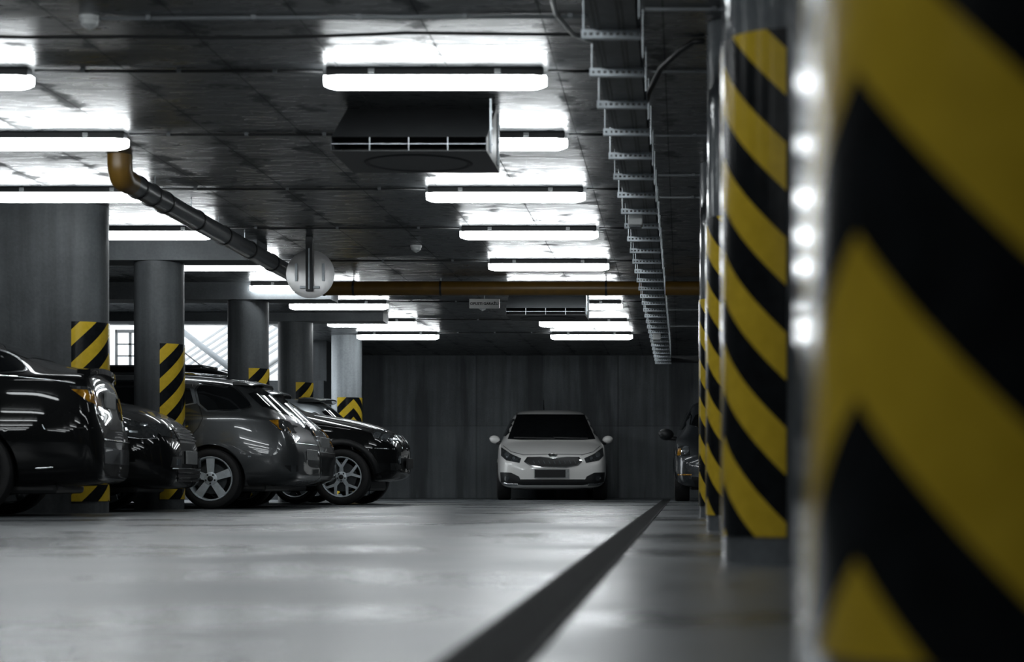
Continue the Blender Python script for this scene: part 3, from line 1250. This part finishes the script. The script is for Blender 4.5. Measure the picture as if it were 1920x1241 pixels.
ESTATE = lambda L: [
    (0.00, .30, .55, .48, .52, .57, .40), (.06, .22, .72, .56, .68, .68, .52), (.33, .20, .84, .66, .80, .77, .60), (.9, .20, .89, .79, .85, .88, .64),
    (1.22, .20, .905, .87, .865, .965, .66), (1.38, .20, .905, .90, .865, 1.03, .66), (2.1, .20, .905, .95, .865, 1.42, .60), (2.45, .20, .905, .96, .865, 1.465, .60),
    (L - 1.58, .20, .905, .965, .865, 1.475, .60), (L - .95, .20, .905, .97, .86, 1.435, .59), (L - .62, .20, .90, .975, .85, 1.385, .575), (L - .56, .21, .90, .975, .845, 1.34, .58),
    (L - .25, .22, .88, .96, .80, 1.05, .60), (L - .14, .24, .86, .91, .77, .96, .58), (L - .05, .27, .80, .74, .72, .80, .55), (L - .015, .29, .74, .60, .69, .66, .5), (L, .34, .62, .54, .58, .6, .42)]

# ---- graphite estate car (third along the left)
L = 4.5
YN, W = 20.25, .875
YC = YN + W
XR = -3.87
Xc = XR - L / 2
s171 = YN


def E(px, py):          # photo pixel on its near flank -> local (x, z)
    return (Xc - wx(px, s171), wz(py, s171))


car, bvh, body = build_car('estate_car', 'graphite grey estate car, tail out, with bright five-spoke alloy wheel', Xc, YC, PI, sc_st(ESTATE(L), .965, .94), L, 'paint_grey', (.93, L - (XR - wx(393, YN))), .302, .212, 'five', W)
rear_win = [E(352, 716), E(400, 717), E(421, 722), E(436, 733), E(461, 757), E(459, 761), E(446, 766), E(420, 768), E(373, 769)]
mid_win = [(rear_win[0][0] + .07, 1.285), (rear_win[8][0] + .06, .995), (.45, .985), (.22, 1.285)]
front_win = [(.30, 1.28), (.53, .985), (1.08, .97), (.88, 1.05), (.50, 1.26)]
side_windows(car, bvh, [rear_win, mid_win, front_win], trim='chrome')
for d in 'LR':
    seam('door_gap', bvh, d, [E(345, 716), E(373, 772), E(377, 784), E(370, 802), E(352, 822)], .009, 'blackpl', car)
    seam('door_gap', bvh, d, [(.52, .98), (.56, .8), (.50, .3)], .009, 'blackpl', car)
    patch('tail_lamp', bvh, d, [E(497, 786), E(545, 784), E(566, 792), E(566, 806), E(540, 809), E(522, 807)], .006, 'lamp_glass', car, .04)
    tl = patch('tail_lamp_segment', bvh, d, [E(501, 788), E(516, 787), E(519, 804), E(525, 806)], .009, 'amber', car, .03)
    tl['label'] = 'amber tail lamp segment'
    patch('tail_lamp_segment', bvh, d, [E(540, 795), E(552, 795), E(552, 803), E(540, 803)], .009, 'amber', car, .03)['label'] = 'amber tail lamp segment'
    patch('door_handle', bvh, d, [E(352, 797), E(338, 797), E(338, 801), E(352, 801)], .02, 'chrome', car, .03)
    patch('bumper_trim', bvh, d, [E(530, 872), E(590, 872), E(590, 884), E(540, 884)], .004, 'blackpl', car)
    patch('side_marker', bvh, d, [E(464, 854), E(470, 854), E(470, 857), E(464, 857)], .006, 'lamp_bright', car)
patch('rear_window', bvh, 'B', [(-.54, 1.23), (.54, 1.23), (.63, .965), (-.63, .965)], .004, 'glass', car, .06, 1)
for s in (-1, 1):
    patch('tail_lamp', bvh, 'B', [(s * .44, .88), (s * .70, .9), (s * .73, .78), (s * .5, .76)], .006, 'lamp_glass', car, .04)
spoiler(car, -L / 2 + .70, 1.305, .54, .25, 'paint_grey', th=.02)
plate(car, bvh, 'B', 0, .55)
seam('bumper_gap', bvh, 'B', [(-.72, .66), (.72, .66)], .01, 'chrome', car)
for s in (-1, 1):
    obj('roof_rail', tube(nb(), [(1.0, s * .575, 1.33), (.8, s * .575, 1.365), (-1.1, s * .575, 1.37), (-1.5, s * .57, 1.335)], .014, 8), 'chrome', car, True)
    mirror_part(car, .95, s * .83, .96, 'paint_grey', s)

# ---- dark estate hatch between the third and fourth column
L = 4.5
YN, W = 22.12, .84
YC = YN + W
XR = -4.02
Xc = XR - L / 2


def D(px, py):
    return (Xc - wx(px, YN), wz(py, YN))


car, bvh, body = build_car('hatchback_car', 'dark slate hatchback, tail just past the graphite estate', Xc, YC, PI, sc_st(ESTATE(L), .93, .93), L, 'paint_dark', (.93, L - 1.0), .302, .21, 'pair', W, 'alloy_dark')
side_windows(car, bvh, [[(a, b * .93) for a, b in q] for q in ([(-.7, 1.37), (-1.3, 1.33), (-1.62, 1.10), (-1.45, 1.06), (-.7, 1.06)], [(-.62, 1.375), (-.62, 1.06), (.2, 1.05), (.2, 1.375)], [(.28, 1.37), (.28, 1.05), (1.1, 1.03), (.9, 1.12), (.5, 1.35)])])
patch('rear_window', bvh, 'B', [(-.52, 1.21), (.52, 1.21), (.6, .96), (-.6, .96)], .004, 'glass', car, .06, 1)
for d in 'LR':
    patch('tail_lamp', bvh, d, [D(560, 800), D(575, 796), D(592, 802), D(592, 832), D(572, 830)], .006, 'amber', car, .03)['label'] = 'amber tail lamp'
    patch('tail_lamp_lens', bvh, d, [D(576, 815), D(584, 815), D(584, 832), D(576, 832)], .009, 'lamp_bright', car, .03)
for s in (-1, 1):
    patch('tail_lamp', bvh, 'B', [(s * .5, .88), (s * .69, .86), (s * .72, .66), (s * .56, .68)], .006, 'amber', car, .04)
spoiler(car, -L / 2 + .70, 1.295, .52, .24, 'paint_silver', th=.025)
plate(car, bvh, 'B', 0, .72)
seam('bumper_gap', bvh, 'B', [(-.7, .6), (.7, .6)], .012, 'blackpl', car)

# ---- silver hatch behind the black off-roader
L = 4.1
YN, W = 26.32, .80
YC = YN + W
XR = wx(627, YC) + .47
Xc = XR - L / 2
car, bvh, body = build_car('hatchback_car', 'silver hatchback whose roof spoiler shows above the black bonnet', Xc, YC, PI,
                           sc_st(ESTATE(L), .885, .97), L, 'paint_silver', (.85, L - .85), .30, .21, 'five', W)
side_windows(car, bvh, [[(-.5, 1.33), (-1.1, 1.31), (-1.4, 1.1), (-1.2, 1.05), (-.5, 1.04)], [(-.42, 1.335), (-.42, 1.04), (.3, 1.03), (.3, 1.335)]])
patch('rear_window', bvh, 'B', [(-.50, 1.27), (.50, 1.27), (.58, 1.0), (-.58, 1.0)], .004, 'glass', car, .06, 1)
for s in (-1, 1):
    patch('tail_lamp', bvh, 'B', [(s * .48, .92), (s * .66, .9), (s * .68, .7), (s * .54, .72)], .006, 'amber', car, .04)
spoiler(car, -L / 2 + .86, 1.40, .50, .39, 'paint_dark', th=.04)

# ---- black off-roader, nose out
L = 4.85
YN, W = 24.40, .91
YC = YN + W
XF = -3.45
Xc = XF - L / 2


def V(px, py):
    return (wx(px, YN) - Xc, wz(py, YN))


SUV = [(0.00, .40, .58, .66, .55, .74, .42), (.05, .31, .77, .76, .74, .88, .56), (.2, .27, .87, .90, .84, 1.01, .66), (.6, .28, .94, 1.0, .89, 1.13, .72), (1.1, .29, .965, 1.06, .91, 1.21, .74),
       (1.32, .29, .965, 1.08, .91, 1.26, .74), (1.42, .29, .965, 1.09, .91, 1.31, .73), (2.15, .3, .965, 1.12, .90, 1.76, .64), (2.5, .3, .965, 1.13, .90, 1.83, .64), (3.3, .3, .965, 1.14, .90, 1.85, .64), (4.2, .3, .96, 1.15, .88, 1.79, .62),
       (4.48, .32, .94, 1.15, .86, 1.68, .62), (4.7, .35, .9, 1.1, .82, 1.2, .62), (4.8, .38, .84, .85, .76, .95, .56), (4.85, .42, .72, .7, .66, .78, .5)]
car, bvh, body = build_car('off_road_car', 'tall black off-road car, nose out, with silver Y-spoke wheels', Xc, YC, 0, sc_st(SUV, .962, .925, 1.01), L, 'paint_black', (XF - wx(639, YN), L - 1.03), .338, .235, 'y', W, arch=.05)
side_windows(car, bvh, [[(L / 2 - 2.0, 1.50), (L / 2 - 1.7, 1.2), (L / 2 - 1.6, 1.09), (L / 2 - 2.7, 1.11), (L / 2 - 2.7, 1.59), (L / 2 - 2.4, 1.59)], [(L / 2 - 2.8, 1.59), (L / 2 - 2.8, 1.11), (L / 2 - 3.7, 1.12), (L / 2 - 3.7, 1.58)]])
patch('windscreen', bvh, 'F', [(-.65, 1.22), (.65, 1.22), (.55, 1.57), (-.55, 1.57)], .004, 'glass', car, .06, 1)
for d in 'LR':
    h = patch('headlamp', bvh, d, [V(691, 808), V(710, 804), V(738, 812), V(744, 826), V(728, 831), V(700, 822)], .006, 'lamp_glass', car, .03, 1)
    for px in (703, 717):
        patch('reflector', bvh, d, [V(px + 6 * math.cos(a), 815 + (px - 700) * .2 + 6 * math.sin(a)) for a in [k * PI / 5 for k in range(10)]], .01, 'lamp_bright', h, .03)
    patch('indicator_lens', bvh, d, [V(729, 814), V(737, 815), V(739, 827), V(731, 826)], .01, 'lamp_bright', h, .03)
    arcp = [(XF - wx(639, YN)) for _ in range(1)]
    cx_ = L / 2 - (XF - wx(639, YN))
    seam('wheel_arch_trim', bvh, d, [(cx_ + .43 * math.cos(a), .33 + .43 * math.sin(a)) for a in [PI * (.0 + k / 14) for k in range(15)]], .07, 'blackpl', car, .012)
    patch('bumper_vent', bvh, d, [V(728, 868), V(747, 868), V(747, 881), V(728, 881)], .006, 'blackpl', car, .03)
    seam('bumper_trim', bvh, d, [V(700, 840), V(722, 841), V(745, 841)], .012, 'chrome', car, .006)
    seam('bonnet_gap', bvh, d, [V(607, 786), V(650, 794), V(690, 802)], .008, 'blackpl', car)
for s in (-1, 1):
    g = patch('grille', bvh, 'F', [(s * .04, .87), (s * .29, .86), (s * .32, .74), (s * .27, .67), (s * .06, .67)], .008, 'blackpl', car, .04, 1)
    for k in range(6):
        y_ = s * (.08 + .042 * k)
        seam('grille_bar', bvh, 'F', [(y_, .69), (y_, .85)], .014, 'chrome', g, .02)
    h = patch('headlamp', bvh, 'F', [(s * .42, .88), (s * .69, .90), (s * .71, .78), (s * .48, .76)], .006, 'lamp_glass', car, .04, 1)
    patch('fog_lamp', bvh, 'F', [(s * .5 + .05 * math.cos(a), .55 + .05 * math.sin(a)) for a in [k * PI / 5 for k in range(10)]], .01, 'lamp_bright', car, .03)
    obj('roof_rail', tube(nb(), [(.2, s * .58, 1.655), (.0, s * .58, 1.69), (-1.6, s * .58, 1.685), (-1.8, s * .575, 1.64)], .017, 8), 'chrome', car, True)
    mirror_part(car, L / 2 - 1.32, s * .84, 1.1, 'paint_black', s)
patch('lower_intake', bvh, 'F', [(-.43, .57), (.43, .57), (.38, .44), (-.38, .44)], .008, 'blackpl', car, .05)
pl = plate(car, bvh, 'F', 0, .51, .52, .12, 'blackpl')
pl.location.x += .03

# ---- black car 2: nose out beside the second column
L = 4.8
YN, W = 17.72, .925
YC = YN + W
XF = -4.53
Xc = XF - L / 2


def B(px, py):
    return (wx(px, YN) - Xc, wz(py, YN))


def BF(px, py):         # photo pixel on the front, taken near its middle
    return wz(py, YC)


C2 = [(0.00, .30, .58, .44, .55, .55, .42), (.03, .22, .74, .54, .71, .66, .54), (.10, .20, .82, .66, .78, .785, .62), (.25, .20, .88, .75, .84, .89, .67), (.55, .20, .92, .85, .88, .99, .70), (1.0, .2, .925, .93, .885, 1.06, .71),
      (1.33, .2, .925, .95, .885, 1.10, .71), (1.43, .2, .925, .96, .885, 1.13, .70), (2.15, .2, .925, .98, .88, 1.45, .61), (2.5, .2, .925, 1.0, .88, 1.5, .6), (3.2, .2, .925, 1.0, .88, 1.49, .6), (3.9, .2, .92, 1.0, .86, 1.4, .58), (4.4, .22, .9, 1.0, .83, 1.08, .62), (4.7, .25, .84, .9, .77, 1.0, .6), (4.78, .3, .78, .66, .7, .74, .5), (4.8, .35, .66, .6, .6, .66, .45)]
car, bvh, body = build_car('saloon_car', 'black car, nose out, parked between the wide pier and the dark round column', XF - L / 2 * math.cos(.07), YC - L / 2 * math.sin(.07), .07, C2, L, 'paint_black', (XF - wx(111, YN), L - 1.05), .342, .268, 'pair', W, spin=PI / 5)
side_windows(car, bvh, [[(L / 2 - 2.05, 1.36), (L / 2 - 1.65, 1.12), (L / 2 - 1.6, 1.06), (L / 2 - 2.6, 1.08), (L / 2 - 2.6, 1.42)], [(L / 2 - 2.7, 1.42), (L / 2 - 2.7, 1.08), (L / 2 - 3.5, 1.1), (L / 2 - 3.45, 1.41)]])
patch('windscreen', bvh, 'F', [(-.68, 1.13), (.68, 1.13), (.56, 1.4), (-.56, 1.4)], .004, 'glass', car, .06, 1)
for s, d in ((1, 'L'), (-1, 'R')):
    h = patch('headlamp', bvh, d, [(L / 2 - .62, .80), (L / 2 - .5, .83), (L / 2 - .2, .775), (L / 2 - .13, .74), (L / 2 - .16, .66), (L / 2 - .3, .655), (L / 2 - .58, .70)], .006, 'lamp_glass', car, .03)
    for xx, zz, w_ in ((.5, .725, .1), (.38, .70, .07), (.3, .76, .06)):
        patch('reflector', bvh, d, [(L / 2 - xx, zz), (L / 2 - xx + w_, zz - .008), (L / 2 - xx + w_, zz + .012), (L / 2 - xx, zz + .016)], .009, 'lamp_bright', h, .03)
    seam('lamp_edge', bvh, d, [(L / 2 - .62, .69), (L / 2 - .3, .645), (L / 2 - .15, .65)], .01, 'chrome', h, .009)
    patch('headlamp', bvh, 'F', [(s * .46, .77), (s * .74, .79), (s * .76, .67), (s * .5, .655)], .006, 'lamp_glass', car, .03)
    f = patch('fog_lamp_housing', bvh, 'F', [(s * .40, .49), (s * .70, .49), (s * .74, .395), (s * .44, .395)], .006, 'blackpl', car, .03)
    patch('fog_lamp', bvh, 'F', [(s * .48, .47), (s * .62, .47), (s * .64, .41), (s * .5, .41)], .012, 'lamp_bright', f, .03)
g = patch('grille', bvh, 'F', [(-.42, .76), (.42, .76), (.40, .62), (-.40, .62)], .006, 'blackpl', car, .04)
for z in (.645, .675, .705, .735):
    seam('grille_bar', bvh, 'F', [(-.40, z), (.40, z)], .009, 'chrome', g, .02)
li = patch('lower_intake', bvh, 'F', [(-.6, .375), (.6, .375), (.56, .27), (-.56, .27)], .006, 'blackpl', car, .04)
for z in (.30, .345):
    seam('intake_bar', bvh, 'F', [(-.58, z), (.58, z)], .012, 'paint_black', li, .016)
seam('bumper_trim', bvh, 'F', [(-.72, .385), (.72, .385)], .012, 'chrome', car, .008)
plate(car, bvh, 'F', 0, .49, .52, .12)

# ---- black saloon at the left edge, tail out
L = 4.9
YN, W = 15.02, .93
YC = YN + W
XR = -4.45
Xc = XR - L / 2


def A(px, py):
    return (Xc - wx(px, YN), wz(py, YN))


C1 = [(0, .3, .55, .5, .5, .64, .4), (.06, .22, .75, .62, .7, .74, .55), (.4, .2, .88, .72, .84, .85, .64), (1.0, .2, .92, .86, .885, .96, .68), (1.4, .2, .93, .93, .885, 1.03, .69), (1.5, .2, .93, .94, .885, 1.07, .68), (2.3, .2, .93, .97, .88, 1.43, .60),
      (2.75, .2, .93, .98, .88, 1.475, .6), (3.3, .2, .93, 1.0, .88, 1.465, .6), (3.75, .2, .93, 1.02, .87, 1.41, .59), (4.1, .2, .93, 1.03, .86, 1.325, .59), (4.38, .21, .92, 1.035, .85, 1.205, .62), (4.5, .22, .91, 1.035, .84, 1.165, .66),
      (4.72, .23, .89, 1.035, .80, 1.125, .70), (4.77, .24, .87, 1.01, .78, 1.115, .70), (4.815, .24, .87, .93, .775, 1.03, .68), (4.84, .25, .86, .77, .77, .84, .64), (4.865, .25, .84, .70, .77, .77, .6), (4.895, .27, .79, .60, .73, .68, .56), (4.9, .31, .68, .55, .64, .62, .5)]
car, bvh, body = build_car('saloon_car', 'glossy black saloon, tail out, cut off by the left edge of the picture', XR - L / 2 * math.cos(.14), YC - L / 2 * math.sin(.14), PI + .14, C1, L, 'paint_black', (.9, L - .98), .34, .245, 'pair', W, 'alloy_dark')
win = [A(-60, 650), A(-20, 662), A(9, 684), A(10, 690), A(2, 694), A(-80, 700)]
side_windows(car, bvh, [win, [(.25, 1.06), (-.55, 1.08), (-.55, 1.36), (.1, 1.4)], [(.32, 1.06), (1.0, 1.02), (.75, 1.17), (.3, 1.39)]], trim='chrome')
for d in 'LR':
    h = patch('tail_lamp', bvh, d, [A(95, 722), A(140, 724), A(185, 728), A(205, 735), A(205, 768), A(160, 770), A(130, 757)], .006, 'lamp_glass', car, .03)
    patch('tail_lamp_lens', bvh, d, [A(98, 729), A(140, 730), A(160, 744), A(150, 760), A(128, 752)], .009, 'amber', h, .03)['label'] = 'amber lens'
    patch('tail_lamp_lens', bvh, d, [A(107, 724), A(113, 724), A(113, 728), A(107, 728)], .012, 'lamp_bright', h, .02)
    seam('waist_trim', bvh, d, [A(-60, 703), A(0, 706), A(60, 711), A(104, 717)], .007, 'chrome', car, .004)
    seam('bumper_gap', bvh, d, [A(52, 805), A(110, 802), A(200, 800)], .007, 'blackpl', car)
    seam('bumper_gap', bvh, d, [A(47, 796), A(52, 805)], .008, 'chrome', car)
    seam('sill_trim', bvh, d, [A(35, 878), A(66, 876)], .01, 'chrome', car, .004)
for s in (-1, 1):
    h = patch('tail_lamp', bvh, 'B', [(s * .42, .93), (s * .74, .95), (s * .76, .77), (s * .46, .76)], .006, 'lamp_glass', car, .04)
    patch('tail_lamp_lens', bvh, 'B', [(s * .5, .90), (s * .70, .91), (s * .70, .84), (s * .52, .83)], .01, 'amber', h, .04)['label'] = 'amber lens'
    bm = nb()
    prof = [(1., 0), (1., .16), (.9, .165), (.86, .16), (.86, .01)]
    lathe(bm, prof, 28, 'X')
    for v in bm.verts:
        v.co.y *= .105
        v.co.z *= .04
        v.co.x = -v.co.x
    ex = obj('exhaust_tip', bm, 'chrome', car, sharp=45)
    ex['label'] = 'oval chrome exhaust tip'
    ex.location = (-L / 2 + .17, s * .55, .36)
patch('rear_window', bvh, 'T', [(-L / 2 + .82, -.54), (-L / 2 + .82, .54), (-L / 2 + .50, .58), (-L / 2 + .50, -.58)], .004, 'glass', car, .06, 1)
spoiler(car, -L / 2 + .20, 1.13, .70, .13, 'paint_black', th=.085, droop=-.012).name = 'boot_spoiler'
plate(car, bvh, 'B', 0, .90, .52, .13)
seam('bumper_trim', bvh, 'B', [(-.7, .58), (.7, .58)], .012, 'chrome', car, .006)
patch('bumper_reflection', bvh, 'B', [(-.72, .52), (.72, .52), (.68, .40), (-.68, .40)], .006, 'paint_grey', car, .05)  # grey patch painting a reflection onto the black bumper

# ---- white hatchback facing the camera
L = 4.3
YF, W = 32.4, .91
YAW = math.radians(4.7)
Xk = wx(1036.5, YF) - math.sin(YAW) * L / 2
KIA = [(0, .30, .57, .48, .54, .60, .44), (.05, .20, .76, .56, .73, .70, .58), (.22, .17, .86, .66, .82, .77, .66), (.65, .17, .90, .80, .87, .89, .71), (.98, .17, .91, .88, .875, .965, .73), (1.06, .17, .91, .90, .875, 1.0, .725), (1.85, .17, .91, .95, .87, 1.44, .645),
       (2.2, .17, .91, .96, .87, 1.52, .64), (2.8, .17, .91, .97, .87, 1.55, .63), (3.5, .18, .91, .98, .86, 1.50, .61), (3.85, .19, .90, .98, .84, 1.42, .58), (4.08, .21, .87, .95, .81, 1.15, .60), (4.2, .24, .82, .75, .76, .86, .54), (4.28, .28, .74, .6, .68, .68, .47), (4.3, .33, .64, .55, .58, .6, .42)]
car, bvh, body = build_car('hatchback_car', 'white hatchback facing the camera in front of the back wall', Xk, YF + L / 2, -PI / 2 + YAW, KIA, L, 'paint_white', (.87, L - .8), .315, .215, 'five', W)


def K(cx, cy, s=FPX / (YF + .15)):        # crop pixel -> (y, z)
    px, py = 880 + cx / 4.174, 740 + cy / 4.174
    return ((px - 1036.5) / s, CH + (VY - py) / s)


sw = FPX / (YF + 1.45)
ws_ = patch('windscreen', bvh, 'F', [(-.565, 1.43), (.565, 1.43), (.72, 1.0), (.5, .985), (-.5, .985), (-.72, 1.0)], .01, 'glass', car, .025)
seam('wiper', bvh, 'F', [(-.62, 1.02), (0.05, 1.005)], .018, 'blackpl', ws_, .02)
seam('wiper', bvh, 'F', [(.02, 1.02), (.6, 1.005)], .018, 'blackpl', ws_, .02)
for s in (-1, 1):
    def KM(x, y_):          # mirrored about the car's middle
        a, b = K(x, y_)
        return (abs(a) * s, b)
    h = patch('headlamp', bvh, 'F', [KM(250, 408), KM(330, 465), KM(408, 500), KM(395, 535), KM(290, 515), KM(252, 478)], .008, 'lamp_glass', car, .03)
    hx, hz = KM(298, 470)
    patch('reflector', bvh, 'F', [(hx + .042 * math.cos(a), hz + .042 * math.sin(a)) for a in [k * PI / 5 for k in range(10)]], .014, 'lamp_bright', h, .03)
    hx, hz = KM(352, 500)
    patch('reflector', bvh, 'F', [(hx + .025 * math.cos(a), hz + .025 * math.sin(a)) for a in [k * PI / 5 for k in range(10)]], .014, 'lamp_bright', h, .03)
    f = patch('fog_lamp_housing', bvh, 'F', [KM(246, 606), KM(330, 610), KM(390, 640), KM(420, 700), KM(310, 703), KM(252, 680)], .008, 'blackpl', car, .03)
    seam('fog_lamp_trim', bvh, 'F', [KM(252, 684), KM(310, 700), KM(380, 700)], .025, 'chrome', f, .014)
    hx, hz = KM(300, 655)
    patch('fog_lamp', bvh, 'F', [(hx + .04 * math.cos(a), hz + .04 * math.sin(a)) for a in [k * PI / 5 for k in range(10)]], .014, 'lamp_glass', f, .03)
    m_ = mirror_part(car, L / 2 - 1.42, s * .84, 1.0, 'paint_white', s, .78)
    seam('roof_gutter', bvh, 'T', [(L / 2 - 1.95, s * .575), (L / 2 - 3.3, s * .56)], .02, 'blackpl', car)
    seam('bonnet_gap', bvh, 'F', [KM(265, 392), KM(330, 445), KM(430, 472)], .008, 'blackpl', car)
g = patch('grille_surround', bvh, 'F', [K(428, 525), K(455, 490), K(560, 488), K(655, 497), K(760, 488), K(860, 490), K(882, 525), K(850, 555), K(760, 572), K(560, 572), K(470, 555)], .008, 'chrome', car, .03)
g2 = patch('grille', bvh, 'F', [K(442, 525), K(465, 497), K(560, 494), K(655, 503), K(760, 494), K(848, 497), K(868, 525), K(840, 550), K(755, 565), K(565, 565), K(480, 550)], .013, 'blackpl', g, .03)
for k in range(9):
    seam('grille_bar', bvh, 'F', [K(500 + 40 * k, 520), K(512 + 40 * k, 540)], .012, 'disc', g2, .018)
bz = patch('badge', bvh, 'F', [tuple(Vector(K(653, 476)) + Vector((.072 * math.cos(a), .024 * math.sin(a)))) for a in [k * PI / 8 for k in range(16)]], .01, 'blackpl', car, .03)
bz['label'] = 'small oval chrome badge'
c0 = Vector(K(653, 476))
seam('badge_rim', bvh, 'F', [tuple(c0 + Vector((.07 * math.cos(a), .023 * math.sin(a)))) for a in [k * PI / 10 for k in range(20)]], .009, 'chrome', bz, .014, True)
lt = [[(-.034, -.009), (-.034, .009)], [(-.018, .009), (-.034, 0), (-.018, -.009)], [(-.004, -.009), (-.004, .009)], [(.008, -.009), (.02, .009), (.032, -.009)]]
for ln in lt:
    seam('badge_letter', bvh, 'F', [tuple(c0 + Vector(q)) for q in ln], .006, 'chrome', bz, .015)
seam('bonnet_gap', bvh, 'F', [K(430, 470), K(650, 466), K(880, 468)], .007, 'blackpl', car)
patch('lower_intake', bvh, 'F', [K(395, 662), K(905, 662), K(925, 700), K(880, 705), K(420, 705), K(380, 700)], .008, 'blackpl', car, .04)
patch('chin_spoiler', bvh, 'F', [K(250, 738), K(395, 728), K(905, 728), K(1050, 738), K(1050, 775), K(250, 775)], .012, 'blackpl', car, .05)
pl = plate(car, bvh, 'F', K(645, 617)[0], K(645, 617)[1], .56, .15, 'plate')
bm = nb()
box(bm, (.012, -.27, -.062), (.017, .22, .062), .004)
obj('plate_face', bm, 'metal_black', pl)
obj('aerial', tube(nb(), [(-.9, -.1, 1.54), (-1.2, -.1, 1.74)], [.012, .006], 6), 'blackpl', car, True)
for d in 'LR':
    patch('side_window', bvh, d, [(.95, 1.05), (.1, 1.07), (.05, 1.36), (.35, 1.36)], .004, 'glass', car, .06, 1)
    patch('side_window', bvh, d, [(.0, 1.07), (-1.1, 1.09), (-.9, 1.34), (-.05, 1.37)], .004, 'glass', car, .06, 1)

# ---- dark blue-grey car half hidden by the piers, facing the camera
L = 4.2
YF, W = 29.2, .86
Xd = wx(1263, YF + .6) + W
car, bvh, body = build_car('saloon_car', 'dark blue-grey car in the shade, half hidden behind the right-hand piers', Xd, YF + L / 2, -PI / 2,
                           [(a, b + .02, c * .967, d + .02, e * .967, f + .02, g * .967) for a, b, c, d, e, f, g in KIA[:-1]] + [(4.2 + .06, .34, .6, .56, .55, .61, .4)], 4.3, 'paint_blue', (.87, 3.4), .31, .2, 'five', W)
L = 4.3


def Q(cx, cy, s=FPX / (YF + .2)):        # crop pixel -> (y, z)
    px, py = 1220 + cx / 3.65, 660 + cy / 3.65
    return ((px - VX) / s - Xd, CH + (VY - py) / s)


for s in (-1, 1):
    def QM(x, y_):
        a, b = Q(x, y_)
        return (abs(a) * s, b)
    h = patch('headlamp', bvh, 'F', [QM(190, 650), QM(215, 642), QM(262, 640), QM(268, 705), QM(185, 712)], .008, 'lamp_glass', car, .03)
    hx, hz = QM(242, 672)
    patch('reflector', bvh, 'F', [(hx + .05 * math.cos(a), hz + .06 * math.sin(a)) for a in [k * PI / 5 for k in range(10)]], .014, 'lamp_bright', h, .03)
    patch('indicator_lens', bvh, 'F', [QM(190, 665), QM(210, 662), QM(208, 708), QM(188, 710)], .013, 'amber', h, .03)
    seam('bumper_trim', bvh, 'F', [QM(185, 840), QM(280, 840)], .02, 'amber', car, .006)
    mirror_part(car, L / 2 - 1.3, s * .84, 1.0, 'blackpl', s, 1.05)
patch('windscreen', bvh, 'F', [(-.50, 1.38), (.50, 1.38), (.64, 1.06), (-.64, 1.06)], .004, 'glass', car, .06, 1)
g = patch('grille', bvh, 'F', [(-.34, .74), (.34, .74), (.32, .64), (-.32, .64)], .006, 'blackpl', car, .04)
for z in (.66, .69, .72):
    seam('grille_bar', bvh, 'F', [(-.33, z), (.33, z)], .009, 'chrome', g, .014)
patch('lower_intake', bvh, 'F', [(-.6, .36), (.6, .36), (.55, .24), (-.55, .24)], .006, 'blackpl', car, .05)
for d in 'LR':
    patch('side_window', bvh, d, [(.95, 1.07), (.1, 1.09), (.05, 1.37), (.35, 1.37)], .004, 'glass', car, .06, 1)
    patch('side_window', bvh, d, [(.0, 1.09), (-1.1, 1.11), (-.9, 1.35), (-.05, 1.38)], .004, 'glass', car, .06, 1)

# ------------------------------------------------------------------ sky, camera, view
w = bpy.data.worlds.new('sky')
scene.world = w
w.use_nodes = True
bg = w.node_tree.nodes['Background']
bg.inputs['Color'].default_value = (.9, .96, 1.0, 1)
bg.inputs['Strength'].default_value = 4.5

cd = bpy.data.cameras.new('camera')
cam = bpy.data.objects.new('camera', cd)
COL.objects.link(cam)
cd.sensor_width = 36
cd.sensor_fit = 'HORIZONTAL'
cd.lens = FPX / 1920 * 36
cam.location = (0, 0, CH)
cam.rotation_euler = (PI / 2, 0, 0)
cd.shift_x = (960 - VX) / 1920
cd.shift_y = (VY - 620.5) / 1920
cd.clip_start, cd.clip_end = .05, 200
cd.dof.use_dof = True
cd.dof.focus_distance = 23
cd.dof.aperture_fstop = 2.8
scene.camera = cam
vs = scene.view_settings
vs.view_transform = 'Standard'
vs.look = 'None'
vs.exposure = -.4
vs.gamma = 1
vs.use_curve_mapping = False
